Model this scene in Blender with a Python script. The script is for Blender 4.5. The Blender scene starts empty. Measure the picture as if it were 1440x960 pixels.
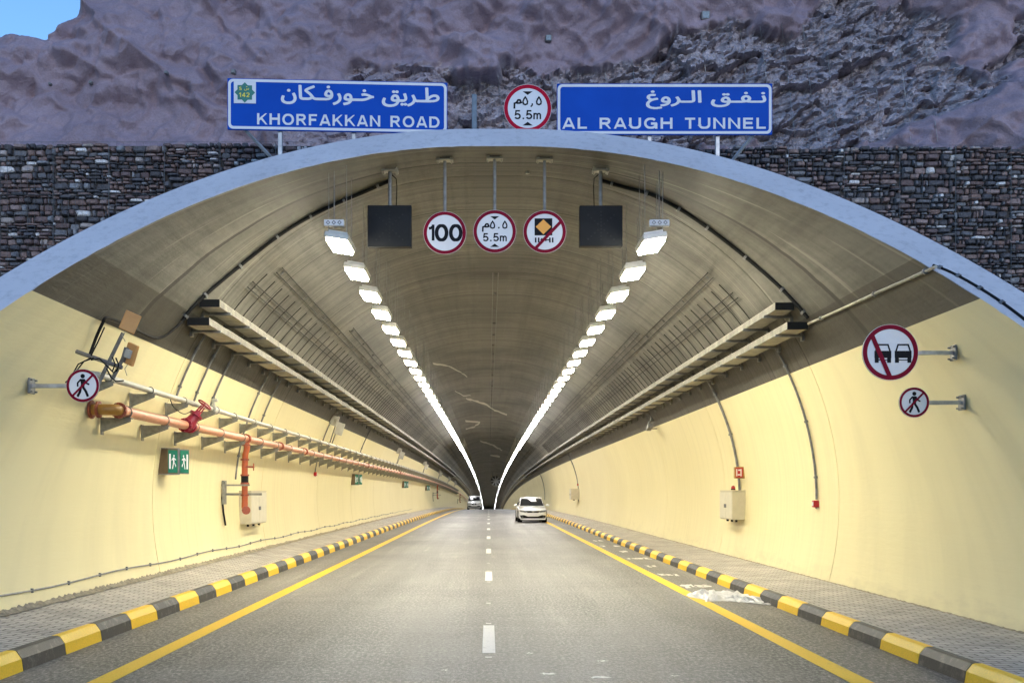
import bpy, math, random
import numpy as np
from mathutils import Vector, Matrix

R = math.radians
random.seed(7)
sc = bpy.context.scene
col = sc.collection

# ------------------------------------------------------------------ camera
F, CX, CY, EYE = 1410.0, 687.0, 692.0, 1.75      # focal length and principal point in photo pixels, eye height
cd = bpy.data.cameras.new('camera')
cam = bpy.data.objects.new('camera', cd); col.objects.link(cam)
cam.location = (0, 0, EYE); cam.rotation_euler = (R(90), 0, 0)
cd.sensor_width = 36; cd.lens = 36 * F / 1440
cd.shift_x = (720 - CX) / 1440; cd.shift_y = (CY - 480) / 1440
cd.clip_start = .05; cd.clip_end = 5000
sc.camera = cam

# ------------------------------------------------------------------ sky, sun, exposure
SUN_EL, SUN_AZ = R(15), R(165)
w = bpy.data.worlds.new('World'); sc.world = w; w.use_nodes = True
wn = w.node_tree
sky = wn.nodes.new('ShaderNodeTexSky'); sky.sky_type = 'NISHITA'; sky.sun_disc = False
sky.sun_elevation = SUN_EL; sky.sun_rotation = SUN_AZ
sky.air_density = 1.0; sky.dust_density = .1; sky.ozone_density = 5.0
bg = wn.nodes['Background']; bg.inputs[1].default_value = 0.055
wn.links.new(sky.outputs[0], bg.inputs[0])
sd = bpy.data.lights.new('sun', 'SUN'); sd.energy = .14; sd.angle = R(20); sd.color = (1, .90, .90)
sun = bpy.data.objects.new('sun', sd); col.objects.link(sun)
sun.rotation_euler = Vector((-math.sin(SUN_AZ) * math.cos(SUN_EL), -math.cos(SUN_AZ) * math.cos(SUN_EL), -math.sin(SUN_EL))).to_track_quat('-Z', 'Y').to_euler()
sc.view_settings.view_transform = 'Standard'; sc.view_settings.look = 'None'
sc.view_settings.gamma = 1; sc.view_settings.exposure = 2.3
sc.view_settings.use_curve_mapping = False
LAMP = 19.5                                       # emission strength of the tunnel floodlights
sc.cycles.use_denoising = True
sc.cycles.max_bounces = 8; sc.cycles.diffuse_bounces = 6; sc.cycles.glossy_bounces = 3
sc.cycles.caustics_reflective = False; sc.cycles.caustics_refractive = False
sc.cycles.sample_clamp_indirect = 8

# ------------------------------------------------------------------ materials
def srgb(r, g, b):
    f = lambda c: (c / 255 / 12.92) if c / 255 <= .04045 else ((c / 255 + .055) / 1.055) ** 2.4
    return (f(r), f(g), f(b))

class NT:
    def __init__(s, name):
        s.m = bpy.data.materials.new(name); s.m.use_nodes = True
        s.t = s.m.node_tree; s.b = s.t.nodes['Principled BSDF']
    def n(s, kind, **kw):
        o = s.t.nodes.new('ShaderNode' + kind)
        for k, v in kw.items(): setattr(o, k, v)
        return o
    def l(s, a, b): s.t.links.new(a, b)
    def set(s, sock, v):
        if hasattr(v, 'is_output'): s.l(v, sock)
        elif isinstance(v, (tuple, list)) and len(v) == 3 and sock.type == 'RGBA': sock.default_value = (*v, 1)
        else: sock.default_value = v
    def pos(s, scale=(1, 1, 1), src='pos'):
        if src == 'pos': o = s.n('NewGeometry').outputs['Position']
        elif src == 'uv': o = s.n('UVMap').outputs[0]
        else: o = s.n('TexCoord').outputs['Object']
        mp = s.n('Mapping'); s.l(o, mp.inputs[0]); mp.inputs['Scale'].default_value = scale
        return mp.outputs[0]
    def noise(s, vec, scale, detail=4, rough=.55, dist=0):
        o = s.n('TexNoise'); s.l(vec, o.inputs['Vector']); o.inputs['Scale'].default_value = scale
        o.inputs['Detail'].default_value = detail; o.inputs['Roughness'].default_value = rough; o.inputs['Distortion'].default_value = dist
        return o.outputs['Fac']
    def ramp(s, fac, stops, interp='LINEAR'):
        o = s.n('ValToRGB'); e = o.color_ramp.elements; o.color_ramp.interpolation = interp
        while len(e) < len(stops): e.new(.5)
        for q, (p, c) in zip(e, stops):
            q.position = p; q.color = (*c, 1) if isinstance(c, tuple) else (c, c, c, 1)
        s.set(o.inputs[0], fac); return o.outputs[0]
    def mix(s, fac, a, b, mode='MIX'):
        o = s.n('MixRGB', blend_type=mode); s.set(o.inputs[0], fac); s.set(o.inputs[1], a); s.set(o.inputs[2], b)
        return o.outputs[0]
    def math(s, op, a, b=0.):
        o = s.n('Math', operation=op); s.set(o.inputs[0], a); s.set(o.inputs[1], b); return o.outputs[0]
    def bump(s, h, dist, strength=1):
        o = s.n('Bump'); s.l(h, o.inputs['Height']); o.inputs['Distance'].default_value = dist; o.inputs['Strength'].default_value = strength
        s.l(o.outputs[0], s.b.inputs['Normal'])
    def done(s, base=None, rough=.6, metal=0, spec=None):
        if base is not None: s.set(s.b.inputs['Base Color'], base)
        s.set(s.b.inputs['Roughness'], rough); s.b.inputs['Metallic'].default_value = metal
        if spec is not None: s.b.inputs['Specular IOR Level'].default_value = spec
        return s.m

def simple(name, c, rough=.5, metal=0, var=.15, scale=6, bump=0, spec=None):
    t = NT(name); v = t.pos()
    n = t.noise(v, scale, 5)
    d = tuple(x * (1 - var) for x in c); u = tuple(min(1, x * (1 + var)) for x in c)
    base = t.ramp(n, [(.3, d), (.7, u)])
    if bump: t.bump(t.noise(v, scale * 12, 3), bump, .6)
    return t.done(base, rough, metal, spec)

def emit(name, c, s):
    t = NT(name); t.b.inputs['Base Color'].default_value = (.6, .6, .6, 1)
    t.b.inputs['Emission Color'].default_value = (*c, 1); t.b.inputs['Emission Strength'].default_value = s
    return t.m

M = {}
def mk_lining(name, base, lo, rough):
    t = NT(name); uv = t.pos((1, 1, 1), 'uv')
    big = t.noise(t.pos((.35, .22, 1), 'uv'), 1.0, 6, .6, .4)
    streak = t.noise(t.pos((.12, 5.5, 1), 'uv'), 1.0, 5, .65)            # board marks follow the ring
    strong = t.noise(t.pos((.35, 20, 1), 'uv'), 1.0, 2, .5)
    fine = t.noise(uv, 9, 6, .65)
    along = t.noise(t.pos((4.2, .10, 1), 'uv'), 1.0, 4, .6)              # and joints between the shutter boards
    c = t.ramp(big, [(.28, lo), (.55, base), (.8, tuple(min(1, x * 1.35) for x in base))])
    c = t.mix(.75, c, t.ramp(streak, [(.3, .45), (.55, 1.), (.75, 1.25)]), 'MULTIPLY')
    c = t.mix(.6, c, t.ramp(along, [(.3, .62), (.5, 1.), (.75, 1.15)]), 'MULTIPLY')
    c = t.mix(.5, c, t.ramp(fine, [(.3, .62), (.6, 1.05)]), 'MULTIPLY')
    c = t.mix(t.ramp(strong, [(.62, 0.), (.68, .6)]), c, tuple(x * 1.7 for x in base))
    sx = t.n('SeparateXYZ'); t.l(uv, sx.inputs[0])
    wv = t.math('ADD', sx.outputs['Y'], t.math('MULTIPLY', t.noise(t.pos((.8, .3, 1), 'uv'), 1.0, 3), .10))
    fr = t.math('FRACT', t.math('DIVIDE', wv, 2.79))
    c = t.mix(t.math('MULTIPLY', t.math('LESS_THAN', fr, .016), .85), c, tuple(x * .35 for x in lo))      # dark pour joints
    c = t.mix(t.ramp(fr, [(0., .35), (.16, 0.)]), c, tuple(x * .7 for x in lo))
    t.bump(t.math('ADD', t.math('MULTIPLY', streak, .8), t.math('ADD', fine, along)), .015, .5)
    return t.done(c, rough, 0, .3)
M['ceiling'] = mk_lining('bare_concrete_lining', (.156, .150, .128), (.056, .053, .045), .58)
M['band'] = mk_lining('dark_painted_band', (.076, .070, .058), (.045, .041, .035), .5)
def mk_wall():
    t = NT('cream_wall_paint')
    big = t.noise(t.pos((.25, .18, 1), 'uv'), 1.0, 5)
    run = t.noise(t.pos((.25, 7, 1), 'uv'), 1.0, 4, .6)
    scuff = t.noise(t.pos((1.2, 1.6, 1), 'uv'), 1.0, 8, .72)
    c = t.ramp(big, [(.3, (.72, .635, .36)), (.7, (.79, .705, .42))])
    c = t.mix(.5, c, t.ramp(run, [(.3, .84), (.55, 1.)]), 'MULTIPLY')
    c = t.mix(t.ramp(scuff, [(.66, 0.), (.74, .4)]), c, (.40, .33, .22))
    gz = t.n('SeparateXYZ'); t.l(t.pos(), gz.inputs[0]); spl = t.math('SUBTRACT', t.math('ADD', t.noise(t.pos((.9, .9, 3)), 1.6, 7, .7), .12), t.math('MULTIPLY', gz.outputs['Z'], .55))
    c = t.mix(t.ramp(spl, [(.38, 0.), (.66, .32)]), c, (.44, .37, .24))     # road splash along the foot
    t.bump(t.noise(t.pos((1, 1, 1), 'uv'), 26, 4), .004, .5)
    return t.done(c, .42)
M['wall'] = mk_wall()
def mk_asphalt():
    t = NT('asphalt'); v = t.pos()
    sp = t.noise(t.pos((1, .45, 1)), 26, 4, .8); sp2 = t.noise(t.pos((1, .35, 1)), 70, 2, .6)
    patch = t.noise(t.pos((.22, .10, 1)), 1.3, 6, .62, .3)
    cross = t.noise(t.pos((.25, 1.9, 1)), 1.0, 5, .65)
    trk = t.noise(t.pos((1.5, .03, 1)), 1.0, 3)
    c = t.ramp(sp, [(.38, (.027, .026, .027)), (.5, (.108, .102, .098)), (.62, (.30, .28, .26))])
    c = t.mix(.7, c, t.ramp(sp2, [(.3, .55), (.68, 1.5)]), 'MULTIPLY')
    c = t.mix(t.math('MULTIPLY', t.ramp(patch, [(.38, 0.), (.68, 1.)]), .6), c, (.28, .263, .235))     # pale dust
    c = t.mix(.45, c, t.ramp(cross, [(.3, .72), (.7, 1.22)]), 'MULTIPLY')
    c = t.mix(.7, c, t.ramp(trk, [(.35, .72), (.65, 1.15)]), 'MULTIPLY')
    scf = t.n('Mapping'); t.l(v, scf.inputs[0]); scf.inputs['Rotation'].default_value = (0, 0, .5); scf.inputs['Scale'].default_value = (2.4, .12, 1)
    c = t.mix(t.math('MULTIPLY', t.ramp(t.noise(scf.outputs[0], 1.2, 6, .7), [(.56, 0.), (.70, 1.)]), t.ramp(patch, [(.35, 0.), (.6, .55)])), c, (.36, .335, .29))
    oil = t.noise(t.pos((.9, .5, 1)), 1.1, 6, .7)
    c = t.mix(t.ramp(oil, [(.60, 0.), (.72, .55)]), c, (.055, .052, .05))
    t.bump(t.math('ADD', sp, sp2), .008, .6)
    return t.done(c, .55)
M['asphalt'] = mk_asphalt()
def mk_pavers():
    t = NT('concrete_pavers')
    mp = t.pos((1, 1, 1))
    b = t.n('TexBrick'); t.l(mp, b.inputs['Vector'])
    b.inputs['Scale'].default_value = 1; b.inputs['Brick Width'].default_value = .21; b.inputs['Row Height'].default_value = .105
    b.inputs['Mortar Size'].default_value = .008; b.inputs['Mortar Smooth'].default_value = .3; b.inputs['Bias'].default_value = 0
    b.inputs['Color1'].default_value = (.52, .48, .43, 1); b.inputs['Color2'].default_value = (.39, .36, .325, 1); b.inputs['Mortar'].default_value = (.07, .06, .055, 1)
    d = t.noise(t.pos(), 1.6, 6, .6); f = t.noise(t.pos(), 40, 4)
    c = t.mix(.8, b.outputs['Color'], t.ramp(d, [(.3, .72), (.7, 1.2)]), 'MULTIPLY')
    c = t.mix(.5, c, t.ramp(f, [(.3, .7), (.7, 1.2)]), 'MULTIPLY')
    t.bump(t.math('SUBTRACT', f, t.math('MULTIPLY', b.outputs['Fac'], 2.)), .006, .7)
    return t.done(c, .75)
M['pavers'] = mk_pavers()
def paint(name, c, wear, lo=.57, hi=.70, rough=.5):
    t = NT(name); v = t.pos()
    n = t.noise(v, 7, 8, .72); f = t.noise(v, 60, 4)
    base = t.mix(.5, c, t.ramp(f, [(.3, .7), (.7, 1.1)]), 'MULTIPLY')
    base = t.mix(t.ramp(n, [(lo, 0.), (hi, .75)]), base, wear)
    t.bump(f, .004, .5)
    return t.done(base, rough)
M['kerb_yellow'] = paint('yellow_kerb_paint', (.92, .56, .012), (.36, .24, .08), .62, .76)
M['kerb_black'] = paint('black_kerb_paint', (.032, .032, .035), (.16, .15, .14), .52, .70, .55)
M['line_yellow'] = paint('yellow_line_paint', (.88, .54, .012), (.32, .21, .06), .58, .74)
M['line_white'] = paint('white_line_paint', (.72, .70, .66), (.30, .28, .26), .55, .72)
M['ground'] = simple('desert_ground', (.26, .21, .17), .9, var=.3, scale=.6, bump=.03)
M['mortar'] = simple('rough_mortar', (.30, .26, .19), .95, var=.4, scale=14, bump=.02)
def mk_rim():
    t = NT('white_portal_paint'); v = t.pos()
    n = t.noise(v, .8, 6, .6); f = t.noise(t.pos((1, 1, .2)), 9, 6, .65)
    c = t.mix(.5, t.ramp(n, [(.3, (.58, .56, .57)), (.7, (.68, .66, .67))]), t.ramp(f, [(.30, .60), (.5, 1.)]), 'MULTIPLY')
    c = t.mix(t.ramp(t.noise(t.pos((2.2, 1, .35)), 2.5, 7, .7), [(.60, 0.), (.72, .45)]), c, (.34, .32, .30))
    t.bump(t.noise(v, 30, 4), .006, .5)
    return t.done(c, .6)
M['rim'] = mk_rim()
def mk_hill():
    t = NT('shotcrete_and_rock'); v = t.pos()
    a = t.n('Attribute'); a.attribute_name = 'rock'
    n1 = t.noise(v, .55, 6, .6); n2 = t.noise(v, 5, 8, .7); n3 = t.noise(v, 26, 5, .6)
    shot = t.ramp(n1, [(.3, (.335, .26, .30)), (.7, (.44, .34, .385))])
    shot = t.mix(.5, shot, t.ramp(n2, [(.3, .72), (.65, 1.12)]), 'MULTIPLY')
    shot = t.mix(.45, shot, t.ramp(n3, [(.3, .68), (.65, 1.1)]), 'MULTIPLY')
    r1 = t.noise(t.pos((1, 1, 1.6)), 1.5, 8, .72, .8); r2 = t.noise(t.pos((.8, 1, 1.4)), 4.5, 9, .72, .6)
    rock = t.ramp(r1, [(.28, (.17, .145, .165)), (.45, (.35, .31, .335)), (.60, (.48, .42, .44)), (.74, (.75, .67, .66))])
    rock = t.mix(.85, rock, t.ramp(r2, [(.32, .55), (.52, 1.1), (.72, 1.7)]), 'MULTIPLY')
    c = t.mix(a.outputs['Fac'], shot, rock)
    crk = t.n('TexVoronoi', feature='DISTANCE_TO_EDGE'); crk.inputs['Scale'].default_value = 4.5
    wv = t.n('VectorMath', operation='ADD'); t.l(t.pos((.7, 1, 1.5)), wv.inputs[0]); nz = t.n('TexNoise'); t.l(v, nz.inputs['Vector']); nz.inputs['Scale'].default_value = 3; nz.inputs['Detail'].default_value = 6
    t.l(nz.outputs['Color'], wv.inputs[1]); t.l(wv.outputs[0], crk.inputs['Vector'])
    ck = t.math('MULTIPLY', t.math('MINIMUM', crk.outputs['Distance'], .08), 14.)
    facet = t.n('TexVoronoi'); t.l(wv.outputs[0], facet.inputs['Vector']); facet.inputs['Scale'].default_value = 9
    rb = t.math('ADD', ck, t.math('ADD', t.math('MULTIPLY', facet.outputs['Distance'], 1.5), t.math('MULTIPLY', r2, 1.2)))
    sb = t.math('ADD', t.math('MULTIPLY', n3, 1.5), t.math('MULTIPLY', n2, 2.2))
    mx = t.n('Mix'); t.l(a.outputs['Fac'], mx.inputs[0]); t.l(sb, mx.inputs[2]); t.l(t.math('MULTIPLY', rb, .7), mx.inputs[3])
    t.bump(mx.outputs[0], .05, .6)
    return t.done(c, .92, 0, .2)
M['hill'] = mk_hill()
def mk_stone():
    t = NT('gabion_stone'); v = t.pos()
    r = t.n('NewGeometry').outputs['Random Per Island']
    c = t.ramp(r, [(0., (.07, .065, .07)), (.2, (.13, .09, .085)), (.36, (.085, .082, .09)), (.5, (.18, .12, .105)), (.64, (.13, .125, .13)),
                   (.76, (.23, .165, .15)), (.86, (.19, .19, .20)), (.92, (.33, .28, .26)), (.962, (.58, .55, .53))], 'CONSTANT')
    n = t.noise(v, 16, 7, .7)
    c = t.mix(.9, c, t.ramp(n, [(.3, .65), (.68, 1.9)]), 'MULTIPLY')
    t.bump(n, .03, .8)
    return t.done(c, .85)
M['stone'] = mk_stone()
M['void'] = simple('dark_gap_shade', (.065, .058, .055), .95)  # dark backing colour stands in for shade in the gaps between stones
M['galv'] = simple('galvanised_steel', (.42, .43, .44), .45, .6, .25, 9)
M['dark_steel'] = simple('dull_grey_steel', (.20, .20, .20), .5, .4, .3, 9)
M['blue_steel'] = simple('weathered_blue_grey_steel', (.16, .21, .26), .6, .1, .2, 9)
M['tray'] = simple('galvanised_tray', (.36, .34, .28), .6, .1, .3, 5)
M['tray_side'] = simple('darkened_tray_side', (.15, .14, .11), .7, 0, .4, 5)  # tray steel darkened in colour against the lamp light on its sides
M['black'] = simple('black_rubber', (.014, .014, .014), .7, spec=.15)
M['sign_case'] = simple('brown_sign_case', (.13, .085, .04), .5)
M['sign_black'] = simple('sign_black', (.010, .011, .014), .6, spec=.1)
M['sign_white'] = simple('sign_white_sheeting', (.74, .74, .76), .6, var=.05, scale=3, spec=.15)
M['sign_red'] = simple('sign_red_sheeting', (.44, .004, .03), .6, var=.1, spec=.1)
M['sign_red_dark'] = simple('sign_dark_red_sheeting', (.20, .004, .022), .6, var=.1, spec=.1)
def mk_blue():
    t = NT('sign_blue_sheeting')
    n = t.noise(t.pos(), 1.5, 4); d = t.noise(t.pos((22, 1, .5)), 1., 5, .7)
    c = t.ramp(n, [(.3, (.002, .064, .40)), (.7, (.003, .078, .47))])
    c = t.mix(t.ramp(d, [(.66, 0.), (.8, .22)]), c, (.06, .17, .38))
    return t.done(c, .6, 0, .12)
M['sign_blue'] = mk_blue()
M['sign_green'] = simple('sign_green_sheeting', (.01, .17, .13), .4)
M['sign_orange'] = simple('sign_orange_sheeting', (.80, .33, .01), .4, var=.06)
M['sign_yellow'] = simple('sign_yellow_sheeting', (.75, .65, .06), .4, var=.05)
M['exit_green'] = simple('exit_sign_green', (.012, .15, .10), .5, spec=.2)
M['screen'] = simple('dark_matrix_screen', (.016, .017, .019), .6, var=.2, scale=3, spec=.12)
M['screen_led'] = simple('unlit_led_dots', (.024, .026, .026), .5, spec=.1)
M['fire_pipe'] = simple('salmon_fire_main_paint', (.58, .25, .145), .38, var=.12, scale=8)
M['hydrant'] = simple('orange_red_pipe_paint', (.36, .075, .02), .45, var=.15)
M['flange'] = simple('rusty_red_flange', (.26, .055, .025), .5, var=.3, scale=20)
M['elbow'] = simple('ochre_pipe_elbow', (.36, .17, .025), .4, var=.3, scale=8)
M['valve'] = simple('crimson_valve_paint', (.30, .012, .035), .35, var=.15)
M['grey_pipe'] = simple('grey_pipe_paint', (.42, .41, .36), .4, var=.12)
M['bracket'] = simple('dull_galvanised_bracket', (.24, .235, .20), .5, .4, .25, 14)
M['cabinet'] = simple('cream_cabinet_paint', (.50, .45, .33), .4, var=.08)
M['cabinet_door'] = simple('pale_cabinet_door', (.60, .56, .45), .38, var=.06)
M['red_box'] = simple('red_plastic', (.42, .012, .02), .35)
M['antenna'] = simple('tan_antenna_cover', (.58, .30, .11), .6, var=.1, spec=.2)
M['grey_box'] = simple('pale_grey_box', (.46, .45, .40), .5, var=.12)
M['plastic'] = simple('crumpled_plastic', (.60, .58, .55), .3, var=.1)
M['housing'] = simple('lamp_housing_grey', (.45, .44, .40), .4, .3)
M['lamp_warm'] = emit('lit_floodlight_glass', (1, .94, .76), LAMP)
M['lamp_threshold'] = emit('lit_threshold_glass', (1, .94, .74), LAMP * 1.7)
M['lamp_cool'] = emit('lit_inner_zone_glass', (1, .96, .90), LAMP * 1.0)
M['lamp_deep'] = emit('lit_deep_zone_glass', (.93, .96, 1), LAMP * .6)
M['car_white'] = simple('white_car_paint', (.80, .80, .79), .22, var=.02)
M['glass'] = simple('dark_car_glass', (.02, .022, .025), .06, var=.1)
M['rubber'] = simple('tyre_rubber', (.018, .018, .018), .75)
M['chrome'] = simple('bright_metal', (.70, .70, .72), .18, 1, .05)
M['lens'] = simple('clear_headlight_lens', (.22, .23, .25), .15, .4, .5, 20)
M['flood_lens'] = simple('dusty_floodlight_lens', (.24, .30, .34), .5, var=.3, scale=30)
M['trim'] = simple('black_car_trim', (.010, .010, .011), .8, spec=.1)
M['lime'] = simple('lime_streak_white', (.52, .50, .44), .8, var=.3, scale=20)

# ------------------------------------------------------------------ mesh helpers
class MB:
    def __init__(s): s.v = []; s.f = []; s.mi = []; s.uv = None
    def add(s, vs, fs, mi=0):
        o = len(s.v); s.v += [tuple(p) for p in vs]; s.f += [tuple(i + o for i in f) for f in fs]; s.mi += [mi] * len(fs); return s
    def box(s, c, d, mi=0, rot=None, ch=0.):
        x, y, z = d[0] / 2, d[1] / 2, d[2] / 2
        if ch:
            vs = []
            for sx in (-1, 1):
                for sy in (-1, 1):
                    for sz in (-1, 1):
                        vs += [Vector((sx * (x - ch), sy * (y - ch), sz * z)), Vector((sx * (x - ch), sy * y, sz * (z - ch))), Vector((sx * x, sy * (y - ch), sz * (z - ch)))]
            import bmesh
            bm = bmesh.new()
            for p in vs: bm.verts.new(p)
            r = bmesh.ops.convex_hull(bm, input=bm.verts)
            bm.verts.index_update()
            vs = [v.co.copy() for v in bm.verts]; fs = [[v.index for v in f.verts] for f in bm.faces]
            bm.free()
        else:
            vs = [Vector((a, b, e)) for a in (-x, x) for b in (-y, y) for e in (-z, z)]
            fs = [(0, 1, 3, 2), (4, 6, 7, 5), (0, 4, 5, 1), (2, 3, 7, 6), (0, 2, 6, 4), (1, 5, 7, 3)]
        if rot is not None: vs = [rot @ p for p in vs]
        return s.add([Vector(c) + p for p in vs], fs, mi)
    def tube(s, pts, r, n=8, mi=0, cap=True):
        pts = [Vector(p) for p in pts]; k = len(pts); vs = []; fs = []
        rs = r if isinstance(r, (list, tuple)) else [r] * k
        up = None
        for i in range(k):
            t = (pts[min(i + 1, k - 1)] - pts[max(i - 1, 0)])
            if t.length < 1e-9: t = Vector((0, 0, 1))
            t.normalize()
            if up is None: up = Vector((0, 0, 1)) if abs(t.z) < .9 else Vector((1, 0, 0))
            a = t.cross(up)
            if a.length < 1e-4: a = t.cross(Vector((0, 1, 0)))
            a.normalize(); b = a.cross(t); b.normalize(); up = b
            for j in range(n):
                q = 2 * math.pi * j / n
                vs.append(pts[i] + a * math.cos(q) * rs[i] + b * math.sin(q) * rs[i])
        for i in range(k - 1):
            for j in range(n):
                j2 = (j + 1) % n
                fs.append((i * n + j, i * n + j2, (i + 1) * n + j2, (i + 1) * n + j))
        if cap: fs += [tuple(range(n - 1, -1, -1)), tuple(range((k - 1) * n, k * n))]
        return s.add(vs, fs, mi)
    def cyl(s, a, b, r, n=12, mi=0): return s.tube([a, b], r, n, mi)
    def torus(s, c, ax, Rr, r, n=20, m=6, mi=0):
        ax = Vector(ax).normalized(); u = ax.orthogonal().normalized(); v = ax.cross(u)
        vs = []; fs = []
        for i in range(n):
            q = 2 * math.pi * i / n; d = u * math.cos(q) + v * math.sin(q)
            for j in range(m):
                p = 2 * math.pi * j / m
                vs.append(Vector(c) + d * (Rr + r * math.cos(p)) + ax * r * math.sin(p))
        for i in range(n):
            for j in range(m):
                fs.append((i * m + j, i * m + (j + 1) % m, ((i + 1) % n) * m + (j + 1) % m, ((i + 1) % n) * m + j))
        return s.add(vs, fs, mi)
    def prism(s, poly, y0, y1, mi=0):          # polygon in x,z swept along y
        n = len(poly)
        vs = [(p[0], y0, p[1]) for p in poly] + [(p[0], y1, p[1]) for p in poly]
        fs = [tuple(range(n)), tuple(range(2 * n - 1, n - 1, -1))] + [(i, i + n, (i + 1) % n + n, (i + 1) % n) for i in range(n)]
        return s.add(vs, fs, mi)
    def plan(s, poly, z0, z1, mi=0):           # polygon in x,y swept along z
        n = len(poly)
        vs = [(p[0], p[1], z0) for p in poly] + [(p[0], p[1], z1) for p in poly]
        fs = [tuple(range(n)), tuple(range(2 * n - 1, n - 1, -1))] + [(i, i + n, (i + 1) % n + n, (i + 1) % n) for i in range(n)]
        return s.add(vs, fs, mi)
    def flat(s, poly, y, mi=0): return s.add([(p[0], y, p[1]) for p in poly], [tuple(range(len(poly)))], mi)
    def ring(s, c, r0, r1, y, n=48, mi=0):
        vs = []; fs = []
        for i in range(n):
            q = 2 * math.pi * i / n
            for r in (r0, r1): vs.append((c[0] + r * math.cos(q), y, c[1] + r * math.sin(q)))
        for i in range(n):
            j = (i + 1) % n; fs.append((2 * i, 2 * i + 1, 2 * j + 1, 2 * j))
        return s.add(vs, fs, mi)
    def stroke(s, pts, wd, y, closed=False, mi=0):   # ribbon of width wd in the x,z plane
        P = [Vector((p[0], p[1])) for p in pts]; n = len(P); vs = []; fs = []
        for i in range(n):
            a = P[(i - 1) % n] if (closed or i > 0) else None
            b = P[(i + 1) % n] if (closed or i < n - 1) else None
            d1 = (P[i] - a).normalized() if a is not None else None
            d2 = (b - P[i]).normalized() if b is not None else None
            d = ((d1 or d2) + (d2 or d1)).normalized()
            nn = Vector((-d.y, d.x)); n1 = Vector((-(d1 or d2).y, (d1 or d2).x))
            k = min(1 / max(nn.dot(n1), .35), 1.8) * wd / 2
            vs += [(P[i].x + nn.x * k, y, P[i].y + nn.y * k), (P[i].x - nn.x * k, y, P[i].y - nn.y * k)]
        m = n if closed else n - 1
        for i in range(m):
            j = (i + 1) % n; fs.append((2 * i, 2 * i + 1, 2 * j + 1, 2 * j))
        return s.add(vs, fs, mi)
    def build(s, name, mats, parent=None, smooth=False, label=None):
        me = bpy.data.meshes.new(name); me.from_pydata(s.v, [], s.f)
        mats = mats if isinstance(mats, (list, tuple)) else [mats]
        for m in mats: me.materials.append(M[m] if isinstance(m, str) else m)
        if len(mats) > 1: me.polygons.foreach_set('material_index', s.mi)
        if smooth:
            me.polygons.foreach_set('use_smooth', [True] * len(me.polygons))
            me.set_sharp_from_angle(angle=R(38))
        me.update()
        o = bpy.data.objects.new(name, me); col.objects.link(o)
        if parent is not None: o.parent = parent
        if label: o['label'] = label
        return o

def tag(o, label=None, cat=None, group=None, kind=None):
    if label: o['label'] = label
    if cat: o['category'] = cat
    if group: o['group'] = group
    if kind: o['kind'] = kind
    return o
def thing(name, loc, label, cat, group=None, rz=0, ry=0, rx=0):
    o = bpy.data.objects.new(name, None); col.objects.link(o)
    o.empty_display_size = .2
    o.location = loc; o.rotation_euler = (rx, ry, rz)
    return tag(o, label, cat, group)
KIDS = {}
def copy_tree(o, parent=None):
    c = o.copy(); col.objects.link(c)
    if parent is not None: c.parent = parent
    for ch in [x for x in o.children]: copy_tree(ch, c)
    return c
def arc(cx, cz, rx, rz, a0, a1, n=12):
    return [(cx + rx * math.cos(R(a0 + (a1 - a0) * i / n)), cz + rz * math.sin(R(a0 + (a1 - a0) * i / n))) for i in range(n + 1)]

# ------------------------------------------------------------------ the geometry of the place
def zr(y): return 0. if y < 50 else -(y - 50) ** 2 / 13200          # the road crests and falls away inside
def at(px, py, d): return Vector(((px - CX) * d / F, d, EYE - (py - CY) * d / F))
RT, ZC, XL, XR = 5.65, 1.6, -.2, .45                                 # lining radius, centres of its two arcs
def prof(th, r=0.):
    c, s = math.cos(th), math.sin(th)
    return ((XR if c > 0 else XL) + (RT + r) * c, ZC + (RT + r) * s)
def wall_x(z, side, inset=0.):
    d = math.sqrt(max((RT - inset) ** 2 - (z - ZC) ** 2, 0)); return XR + d if side > 0 else XL - d
def roof_z(x, inset=0.):
    dx = x - XR if x > XR else (x - XL if x < XL else 0); return ZC + math.sqrt((RT - inset) ** 2 - dx * dx)
def on_lining(px, py, inset=.03):
    def inside(y):
        p = at(px, py, y); z = p.z - zr(y); dx = p.x - XR if p.x > XR else (p.x - XL if p.x < XL else 0)
        return dx * dx + (z - ZC) ** 2 < (RT - inset) ** 2
    a, b = 2., 500.
    for _ in range(50):
        m = (a + b) / 2
        if inside(m): a = m
        else: b = m
    return at(px, py, a)
def cut(z): return 5.94 + 1.38 * z                                    # the raked plane of the portal
def on_rim(px, py, lift=.02):
    k = (CY - py) / F
    y = (5.94 + 1.38 * EYE) / (1 - 1.38 * k) - lift; return at(px, py, y)
END = 640.
KL, KR = -4.56, 4.38                                                 # kerb feet
PLW, PRW, PLK, PRK = .33, .20, .20, .175                             # pavement heights at wall and kerb

# ------------------------------------------------------------------ ground, road, pavements
mb = MB()
for (x0, x1, y0, y1) in ((-1500, 1500, -1500, 19.5), (-1500, -42, 19.5, 1500), (42, 1500, 19.5, 1500)):
    mb.add([(x0, y0, -.06), (x1, y0, -.06), (x1, y1, -.06), (x0, y1, -.06)], [(0, 1, 2, 3)])
tag(mb.build('ground', 'ground'), kind='structure')
YS = [-60, -20, 0, 10, 20, 30, 40, 50] + [50 + 5 * i for i in range(1, 30)] + [200 + 20 * i for i in range(23)]
def sheet(name, xs, zs, mat, ys=YS, lift=0.):
    mb = MB(); n = len(xs); vs = []; fs = []
    for y in ys:
        for x, z in zip(xs, zs): vs.append((x, y, z + zr(y) + lift))
    for i in range(len(ys) - 1):
        for j in range(n - 1): fs.append((i * n + j, i * n + j + 1, (i + 1) * n + j + 1, (i + 1) * n + j))
    mb.add(vs, fs); return mb
tag(sheet('road', [KL - .02, KR + .02], [0, 0], 'asphalt').build('road', 'asphalt'), kind='structure')
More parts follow.
